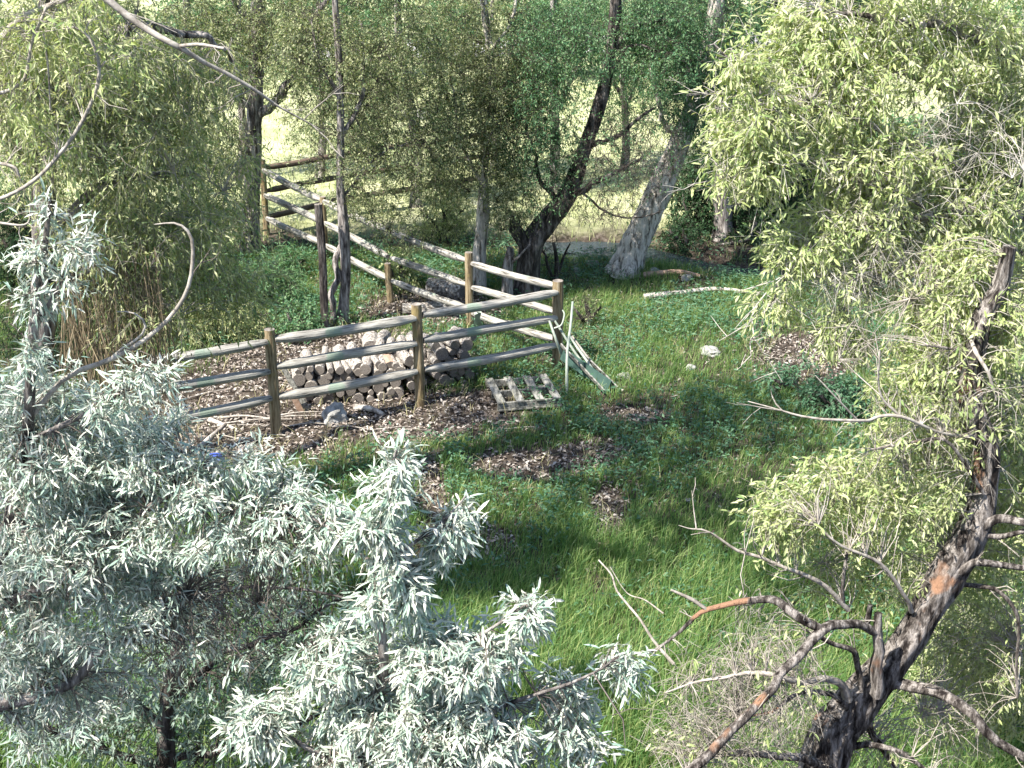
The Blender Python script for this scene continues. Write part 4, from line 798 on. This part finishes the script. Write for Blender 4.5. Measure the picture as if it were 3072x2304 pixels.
# ------------------------------------------------------------------ right side: furrowed leaning tree and overhanging boughs
Y1, Y2 = 7.0, 7.4
tree('leaning_tree', 'furrowed grey and orange barked tree leaning right at the lower right, with curved dead branches', 'tree',
     [(2330, 2560, 6.9, .14), (2465, 2304, 6.9, .118), (2553, 2132, 6.95, .115), (2697, 1960, 7.0, .085), (2768, 1845, 7.05, .082), (2835, 1730, 7.1, .10), (2925, 1586, 7.15, .088), (2958, 1450, 7.2, .064), (2962, 1350, 7.2, .062), (2922, 1235, 7.25, .058),
      (2908, 1150, 7.3, .056), (2928, 1040, 7.3, .052), (2950, 950, 7.35, .056), (3000, 860, 7.4, .045), (3030, 740, 7.4, .035)],
     [[(2630, 2085, 6.8, .036), (2636, 1990, 6.78, .034), (2640, 1900, 6.78, .03), (2645, 1832, 6.8, .022)],
      [(2622, 1895, 6.78, .026), (2560, 1873, 6.7, .026), (2480, 1890, 6.6, .028), (2400, 1960, 6.5, .026), (2330, 2030, 6.4, .025), (2280, 2090, 6.35, .024), (2200, 2180, 6.3, .026), (2090, 2290, 6.2, .028), (2040, 2360, 6.2, .026)],
      [(2480, 1893, 6.6, .022), (2400, 1855, 6.6, .026), (2345, 1808, 6.65, .024), (2290, 1803, 6.7, .02), (2200, 1815, 6.7, .016), (2110, 1835, 6.7, .013), (2040, 1880, 6.7, .01), (1980, 1930, 6.7, .008), (1930, 1975, 6.7, .005)],
      ['p', (2013, 1770, 6.7, .006), (2076, 1799, 6.7, .011), (2125, 1830, 6.7, .010)],
      ['p', (2545, 2100, 6.85, .026), (2515, 2048, 6.8, .022), (2455, 2035, 6.7, .019), (2385, 2042, 6.6, .017), (2335, 2022, 6.5, .014), (2250, 2030, 6.5, .011), (2140, 2042, 6.5, .008), (2010, 2070, 6.5, .004)],
      [(2540, 2120, 6.85, .02), (2490, 2082, 6.75, .017), (2420, 2078, 6.65, .015), (2370, 2100, 6.6, .012), (2300, 2140, 6.6, .010), (2180, 2150, 6.6, .006)],
      [(2655, 2060, 6.95, .034), (2700, 2052, 6.9, .032), (2770, 2070, 6.8, .03), (2860, 2110, 6.7, .028), (2950, 2170, 6.6, .026), (3090, 2280, 6.5, .024)],
      [(2870, 1722, 7.05, .03), (2930, 1700, 7.0, .024), (3000, 1698, 7, .02), (3100, 1710, 7, .016)], [(2945, 1580, 7.1, .03), (3000, 1568, 7.05, .026), (3100, 1576, 7, .022)], [(2950, 1605, 7.1, .02), (3005, 1608, 7.05, .016), (3100, 1590, 7, .012)],
      [(2880, 1752, 7.1, .014), (2960, 1765, 7.05, .013), (3020, 1800, 7, .012), (3055, 1870, 7, .011), (3052, 1990, 7, .01), (3048, 2090, 7, .008)],
      ['p', (2545, 1830, 6.9, .016), (2473, 1759, 6.85, .014), (2375, 1713, 6.8, .012), (2289, 1672, 6.8, .010), (2214, 1650, 6.8, .009), (2145, 1603, 6.8, .006), (2076, 1580, 6.8, .004), (2030, 1575, 6.8, .002)],
      ['p', (2735, 1835, 7.0, .016), (2720, 1800, 6.95, .013), (2674, 1730, 6.9, .012), (2605, 1672, 6.85, .011), (2519, 1638, 6.8, .008), (2430, 1560, 6.8, .004)],
      [(2500, 2300, 6.85, .03), (2400, 2280, 6.7, .024), (2280, 2262, 6.6, .02), (2150, 2255, 6.5, .016), (2080, 2290, 6.5, .01)], [(2545, 2240, 6.95, .022), (2610, 2235, 6.9, .018), (2700, 2255, 6.8, .015), (2790, 2320, 6.8, .012)],
      [(2600, 2150, 7, .024), (2630, 2200, 7.2, .022), (2660, 2260, 7.3, .02), (2700, 2330, 7.4, .018)],
      ['p', (2935, 1312, 7.2, .014), (2824, 1297, 7.1, .011), (2703, 1249, 7.0, .010), (2640, 1255, 7.0, .009), (2581, 1271, 6.95, .009), (2485, 1264, 6.9, .008), (2378, 1244, 6.9, .006), (2242, 1213, 6.9, .003)],
      ['p', (2581, 1270, 6.95, .007), (2500, 1180, 6.9, .005), (2448, 1130, 6.9, .003)], ['p', (2700, 1248, 7, .007), (2640, 1180, 7, .006), (2642, 1050, 7, .004)],
      [(2920, 1060, 7.3, .009), (2850, 1045, 7.2, .008), (2775, 1036, 7.15, .005)], ['p', (2908, 1010, 7.3, .012), (2930, 1060, 7.15, .012), (2960, 1120, 7.1, .010), (2990, 1200, 7.1, .007)],
      [(2950, 1480, 7.1, .012), (2850, 1330, 7, .01), (2760, 1320, 7, .008), (2620, 1350, 7, .005)], [(2530, 1820, 6.9, .012), (2535, 1740, 6.85, .011), (2540, 1660, 6.85, .008)],
      [(2610, 1815, 6.78, .014), (2603, 1850, 6.8, .016), (2600, 1880, 6.8, .016)], [(2590, 2080, 6.9, .02), (2575, 2010, 6.85, .02), (2560, 1960, 6.8, .018), (2500, 1930, 6.75, .014), (2460, 1900, 6.7, .012)]],
     [(2360, 1540, 7.0, 110, 120, .3, 50), (2540, 1490, 7.2, 170, 140, .4, 70), (2760, 1380, 7.4, 170, 200, .5, 60), (2900, 1180, 7.5, 150, 240, .5, 80), (3000, 1500, 7.6, 120, 220, .5, 60), (2650, 1620, 7.4, 170, 110, .5, 24),
      (2980, 1850, 7.7, 130, 260, .5, 70), (2800, 1620, 7.7, 160, 160, .4, 22), (2700, 1130, 7.4, 130, 90, .4, 26), (2480, 1700, 7.3, 130, 80, .3, 22, .8), (2900, 2100, 7.8, 180, 170, .5, 40, .5),
      (2250, 2050, 6.6, 260, 160, .3, 190, .03), (2300, 1900, 6.7, 190, 100, .3, 40, .04), (2120, 2210, 6.5, 200, 90, .3, 110, .10), (2480, 2200, 7.2, 260, 120, .4, 90, .06), (2800, 2150, 7.2, 200, 150, .4, 50, .08), (2950, 1500, 7.9, 160, 300, .5, 90), (2950, 2000, 8.0, 170, 280, .5, 110), (2780, 1800, 8.0, 110, 160, .4, 40), (2750, 1280, 7.2, 200, 100, .3, 30, .4), (3000, 950, 7.5, 120, 160, .4, 60), (2820, 1000, 7.5, 120, 150, .4, 50), (3000, 1250, 7.6, 100, 200, .4, 50), (2900, 800, 7.6, 160, 120, .4, 50), (2650, 1000, 7.5, 180, 130, .3, 30, .05), (2850, 1250, 7.3, 220, 260, .4, 60, .05), (2900, 1900, 7.6, 200, 250, .4, 60, .1)],
     (.047, .0125), 'old_bark', 'twig', 'yellow_leaf', seed=103, mult=1.4, sprig=(4, .13, 8), twig_r=.0035, droop=.4, leaf_kind='c', trunk_sides=40, ridge=.14, rough=.16, ldroop=.3)
tree('overhanging_tree', 'yellow green boughs hanging from the upper right over the clearing', 'tree',
     [(3450, 2300, 8.4, .2), (3420, 1400, 8.4, .17), (3360, 800, 8.4, .14), (3300, 300, 8.4, .10), (3260, -200, 8.4, .06)],
     [[(3330, 600, 8.4, .05), (3000, 520, 8.2, .035), (2720, 440, 8.0, .022), (2480, 330, 7.9, .014), (2330, 340, 7.8, .011), (2220, 240, 7.8, .008), (2100, 118, 7.8, .003)],
      [(3340, 700, 8.4, .04), (3000, 640, 8.1, .028), (2760, 640, 7.9, .018), (2520, 700, 7.8, .012), (2370, 810, 7.8, .008), (2300, 930, 7.8, .005), (2245, 1030, 7.8, .002)],
      [(3350, 820, 8.3, .035), (3050, 760, 8.1, .024), (2850, 750, 7.9, .015), (2650, 830, 7.8, .009), (2520, 930, 7.8, .004)],
      [(3300, 300, 8.4, .04), (3000, 130, 8.2, .028), (2700, 60, 8.1, .018), (2450, 30, 8, .01)], [(3310, 400, 8.4, .035), (3000, 330, 8.3, .022), (2700, 220, 8.2, .014), (2500, 200, 8.2, .007)],
      [(2480, 330, 7.9, .007), (2300, 290, 7.8, .005), (2060, 285, 7.8, .0025)], [(2720, 445, 8, .010), (2500, 480, 7.9, .007), (2250, 520, 7.8, .005), (2060, 560, 7.8, .002)],
      [(2800, 640, 7.9, .008), (2640, 560, 7.8, .006), (2400, 540, 7.8, .004), (2190, 620, 7.8, .002)], [(2700, 640, 7.9, .007), (2630, 780, 7.8, .006), (2600, 900, 7.8, .003)], [(2850, 750, 7.9, .008), (2760, 880, 7.8, .005), (2730, 1000, 7.8, .003)]],
     [(2260, 330, 7.8, 130, 130, .3, 46), (2230, 170, 7.8, 90, 70, .2, 14), (2260, 480, 7.8, 150, 90, .3, 46), (2500, 230, 8.0, 200, 150, .4, 80), (2820, 120, 8.2, 240, 150, .5, 100), (2960, 420, 8.3, 150, 220, .5, 100), (2620, 470, 8.0, 210, 120, .4, 80),
      (2800, 620, 8.1, 240, 130, .4, 90), (2520, 640, 7.9, 180, 100, .3, 46), (2990, 780, 8.2, 110, 160, .4, 50), (2380, 720, 7.8, 100, 90, .3, 20), (2680, 790, 7.9, 170, 90, .3, 50, .3), (2520, 820, 7.8, 150, 90, .3, 34, .3), (2330, 900, 7.8, 60, 70, .2, 8), (2480, 960, 7.8, 60, 50, .2, 9), (2560, 1010, 7.8, 80, 40, .2, 9),
      (2750, 450, 8.0, 350, 300, .5, 120, .04), (2650, 780, 7.9, 330, 150, .4, 150, .04), (2300, 420, 7.8, 180, 180, .4, 30, .1), (2700, -150, 8.2, 400, 120, .8, 80), (2500, 60, 8.1, 180, 80, .4, 50), (3050, 200, 8.3, 100, 200, .4, 40)],
     (.050, .0125), 'grey_bark', 'pale_twig', 'yellow_leaf', seed=104, mult=1.7, sprig=(5, .14, 8), twig_r=.003, droop=.32, leaf_kind='c', ldroop=.3, sidegap=.10)
pole('dead_stick', [at(2022, 1992, 8.2), at(1963, 1925, 8.32), at(1918, 1856, 8.38), at(1853, 1776, 8.55), at(1835, 1725, 8.6), at(1796, 1680, 8.7)], .011, 'twig', 'broken straw coloured stick slanting up out of the sunny grass left of the dead branches', 'stick', None, 7, .5, .15)
pole('dead_stick', [at(1990, 1840, 8.5), at(1935, 1800, 8.6), at(1880, 1778, 8.7), at(1830, 1700, 8.8)], .006, 'twig', 'second thinner dry stick crossing above the slanting straw coloured one', 'stick', None, 5, .4, .15)

kk = FPX / 5.0
tree('silver_tree', 'taller silver leaved tree just outside the left edge, shading the lower left leaves', 'tree',
     [wt(-4.2, 5.6, 1.2, .10), wt(-4.1, 5.5, 4, .09), wt(-3.9, 5.3, 6, .07), wt(-3.7, 5.1, 7.6, .04), wt(-3.6, 5.0, 8.4, .02)],
     [[wt(-3.9, 5.3, 6, .05), wt(-3.4, 4.9, 7, .03), wt(-3.1, 4.6, 7.6, .015)], [wt(-3.95, 5.3, 5.8, .05), wt(-4.3, 5.8, 7, .03), wt(-4.1, 6.2, 7.8, .015)], [wt(-3.95, 5.3, 5.6, .05), wt(-4.2, 4.8, 6.6, .03), wt(-4.2, 4.3, 7.3, .015)]],
     [wb(-3.4, 3.9, 7.5, .75, .9, .6, 110), wb(-3.5, 4.6, 7.0, .6, .6, .5, 40), wb(-4.0, 4.2, 6.8, .6, .8, .5, 50)],
     (.066, .014), 'dark_bark', 'dark_twig', 'silver', seed=204, sprig=(3, .14, 11), twig_r=.0035, droop=.15, leaf_kind='c', ldroop=.25, ridge=.08)
# ------------------------------------------------------------------ silver leaved olives in the foreground
tree('silver_tree', 'silver leaved tree at the lower left with a tall white leafy shoot', 'tree',
     [(-250, 2900, 4.9, .07), (-150, 2200, 4.9, .055), (-40, 1800, 4.85, .035), (70, 1400, 4.75, .02), (100, 1000, 4.6, .018), (130, 780, 4.6, .012), (150, 600, 4.6, .006)],
     [[(-60, 1850, 4.85, .03), (250, 1700, 4.8, .022), (480, 1500, 4.75, .015), (600, 1400, 4.7, .008)], [(-130, 2150, 4.9, .03), (180, 2060, 4.9, .022), (300, 1950, 4.9, .018), (420, 1910, 4.9, .012), (560, 1780, 4.9, .008)],
      [(90, 1320, 4.7, .012), (250, 1250, 4.65, .010), (420, 1140, 4.6, .007)], ['p', (95, 1250, 4.7, .010), (200, 1130, 4.7, .010), (330, 1080, 4.7, .0095), (430, 1020, 4.7, .009), (510, 950, 4.7, .008), (560, 870, 4.7, .0075), (578, 790, 4.7, .007), (572, 710, 4.7, .006), (530, 670, 4.7, .004), (462, 674, 4.7, .002)],
      ['p', (320, 1090, 4.7, .006), (360, 1050, 4.7, .005), (420, 1010, 4.7, .005), (436, 970, 4.7, .0045), (400, 938, 4.7, .003), (352, 936, 4.7, .002)], [(100, 1000, 4.6, .008), (180, 850, 4.6, .006), (240, 720, 4.6, .004)],
      [(80, 1600, 4.8, .02), (-40, 1400, 4.9, .015), (-100, 1250, 5, .01)], [(450, 1530, 4.8, .008), (650, 1530, 4.7, .008), (850, 1560, 4.7, .005)]],
     [(150, 640, 4.6, 15, 50, .04, 2), (130, 760, 4.6, 40, 45, .08, 4), (240, 730, 4.6, 25, 45, .08, 3), (110, 900, 4.6, 40, 55, .08, 5), (100, 1040, 4.6, 35, 60, .08, 5), (190, 840, 4.6, 35, 30, .08, 2), (440, 1120, 4.6, 60, 35, .12, 6), (330, 1200, 4.6, 90, 40, .15, 7),
      (180, 1340, 4.8, 200, 130, .35, 60), (450, 1330, 4.8, 120, 80, .3, 24), (600, 1420, 4.7, 150, 50, .2, 14), (740, 1390, 4.7, 60, 30, .1, 5), (800, 1660, 4.8, 260, 170, .3, 90, .06), (620, 1880, 4.9, 280, 160, .3, 80, .08), (250, 1540, 4.8, 270, 140, .4, 85), (650, 1550, 4.7, 240, 90, .25, 34), (950, 1580, 4.7, 110, 60, .2, 12), (330, 1760, 4.9, 300, 130, .4, 60), (80, 1850, 5, 150, 200, .4, 50), (250, 2000, 5.1, 220, 120, .4, 30), (100, 1200, 4.8, 130, 80, .3, 14), (40, 1250, 5, 100, 160, .3, 24), (850, 1480, 4.7, 90, 60, .2, 12), (60, 1600, 5, 150, 200, .4, 40), (120, 2080, 5.2, 160, 130, .4, 36)],
     (.046, .0072), 'grey_bark', 'grey_twig', 'silver', seed=201, kink=.3, sidegap=.5, mult=1.75, sprig=(5, .075, 10), twig_r=.0028, droop=.15, leaf_kind='c', ldroop=.25, ridge=.08)
tree('silver_tree', 'silver leaved sapling at the bottom centre with drooping white leaf clusters', 'tree',
     [(1060, 2900, 4.6, .05), (1075, 2304, 4.6, .035), (1095, 2150, 4.6, .03), (1150, 2020, 4.55, .022), (1140, 1850, 4.5, .016), (1130, 1650, 4.5, .011), (1160, 1450, 4.5, .007), (1190, 1350, 4.5, .004)],
     [[(1100, 2140, 4.6, .016), (1000, 2000, 4.6, .010), (920, 1930, 4.6, .006)], [(1150, 2040, 4.55, .014), (1300, 1980, 4.5, .010), (1450, 1900, 4.5, .007), (1580, 1810, 4.5, .004)], [(1080, 2280, 4.6, .018), (1300, 2200, 4.5, .012), (1500, 2130, 4.5, .009), (1700, 2060, 4.5, .006), (1880, 1980, 4.5, .003)],
      [(1070, 2320, 4.6, .014), (900, 2230, 4.6, .010), (760, 2150, 4.6, .006)], [(1140, 1720, 4.5, .009), (1230, 1640, 4.5, .007), (1330, 1560, 4.55, .005), (1400, 1480, 4.6, .003)], [(1140, 1860, 4.5, .008), (1220, 1780, 4.5, .006)],
      [(1135, 1700, 4.5, .008), (1000, 1600, 4.55, .006), (920, 1540, 4.6, .004)]],
     [(1190, 1375, 4.5, 35, 30, .06, 5), (1160, 1460, 4.5, 40, 50, .08, 9), (1130, 1570, 4.5, 50, 60, .1, 12), (1160, 1680, 4.5, 60, 50, .1, 12), (1220, 1740, 4.5, 70, 45, .1, 14), (1130, 1780, 4.5, 60, 50, .1, 8), (1000, 1560, 4.6, 80, 40, .12, 10), (1210, 1800, 4.5, 50, 30, .08, 5),
      (1020, 1960, 4.6, 130, 80, .2, 34), (1330, 1960, 4.5, 150, 90, .2, 44), (1570, 1830, 4.5, 55, 45, .1, 9), (1480, 1950, 4.5, 90, 60, .15, 16), (800, 2160, 4.6, 130, 60, .15, 22), (1080, 2100, 4.6, 110, 80, .2, 20), (1250, 2150, 4.5, 180, 110, .25, 56),
      (1480, 2160, 4.5, 130, 110, .2, 34), (1380, 2270, 4.5, 260, 60, .25, 40), (1000, 2270, 4.6, 180, 50, .25, 26), (1700, 2100, 4.6, 90, 80, .2, 16), (1860, 1990, 4.6, 60, 40, .1, 7), (1720, 2230, 4.6, 110, 70, .2, 18), (1370, 1550, 4.6, 60, 55, .1, 9), (1310, 1620, 4.6, 50, 35, .1, 6)],
     (.056, .0095), 'grey_bark', 'grey_twig', 'silver', seed=202, sidegap=.5, mult=1.6, sprig=(4, .07, 11), twig_r=.0028, droop=.3, leaf_kind='c', ldroop=.35, ridge=.05)
tree('silver_tree', 'darker grey green tree with black stems behind the silver leaves at lower left', 'tree',
     [(500, 2700, 7.0, .07), (500, 2250, 7.0, .05), (530, 2000, 7, .045), (540, 1850, 7, .03), (560, 1650, 7, .015)],
     [[(520, 2100, 7, .03), (700, 1950, 7, .02), (880, 1880, 7, .012), (1040, 1790, 7, .006)], [(510, 2200, 7, .03), (350, 2050, 7, .025), (150, 1950, 7, .015)], [(500, 2280, 7, .025), (750, 2220, 7, .02), (1000, 2120, 7, .012)], [(500, 2300, 7, .03), (250, 2230, 7, .02), (30, 2120, 7, .015)],
      [(620, 1780, 6.9, .01), (750, 1760, 6.8, .009), (900, 1765, 6.8, .008), (1050, 1800, 6.8, .006), (1130, 1840, 6.8, .004)]],
     [(700, 1800, 7, 260, 110, .5, 60, .5), (450, 1980, 7, 260, 130, .5, 60, .6), (800, 2050, 7.1, 260, 130, .5, 60, .7), (200, 2150, 7, 220, 120, .5, 50, .8), (600, 2230, 7, 330, 80, .5, 56, .7), (950, 1850, 7, 140, 80, .4, 24, .5), (1150, 2000, 7.3, 150, 130, .4, 24), (750, 1650, 7, 200, 80, .4, 24, .4)],
     (.06, .013), 'dark_bark', 'dark_twig', 'silver_green', seed=203, mult=1.8, sprig=(3, .15, 9), twig_r=.004, droop=.2, leaf_kind='f')
# hanging dry vines between the silver shoot and the willow
mb = MB(); rr = np.random.default_rng(5); n = 420
A = np.array([at(rr.uniform(180, 480), rr.uniform(720, 1050), rr.uniform(10.6, 11.6)) for _ in range(n)]); B = A + np.stack([rr.normal(0, .12, n), rr.normal(0, .1, n), -rr.uniform(.5, 1.5, n)], 1)
root = empty('dry_vine_tangle', (A[:, 0].mean(), A[:, 1].mean(), 0), 'brown tangle of dry hanging vines between the silver shoot and the curved bare branch', 'vines')
sticks(mb, A, B, .004, 0, 0, (A + B) / 2 + rr.normal(0, .06, A.shape)); mb.build('stems', M['dry_vine'], root)
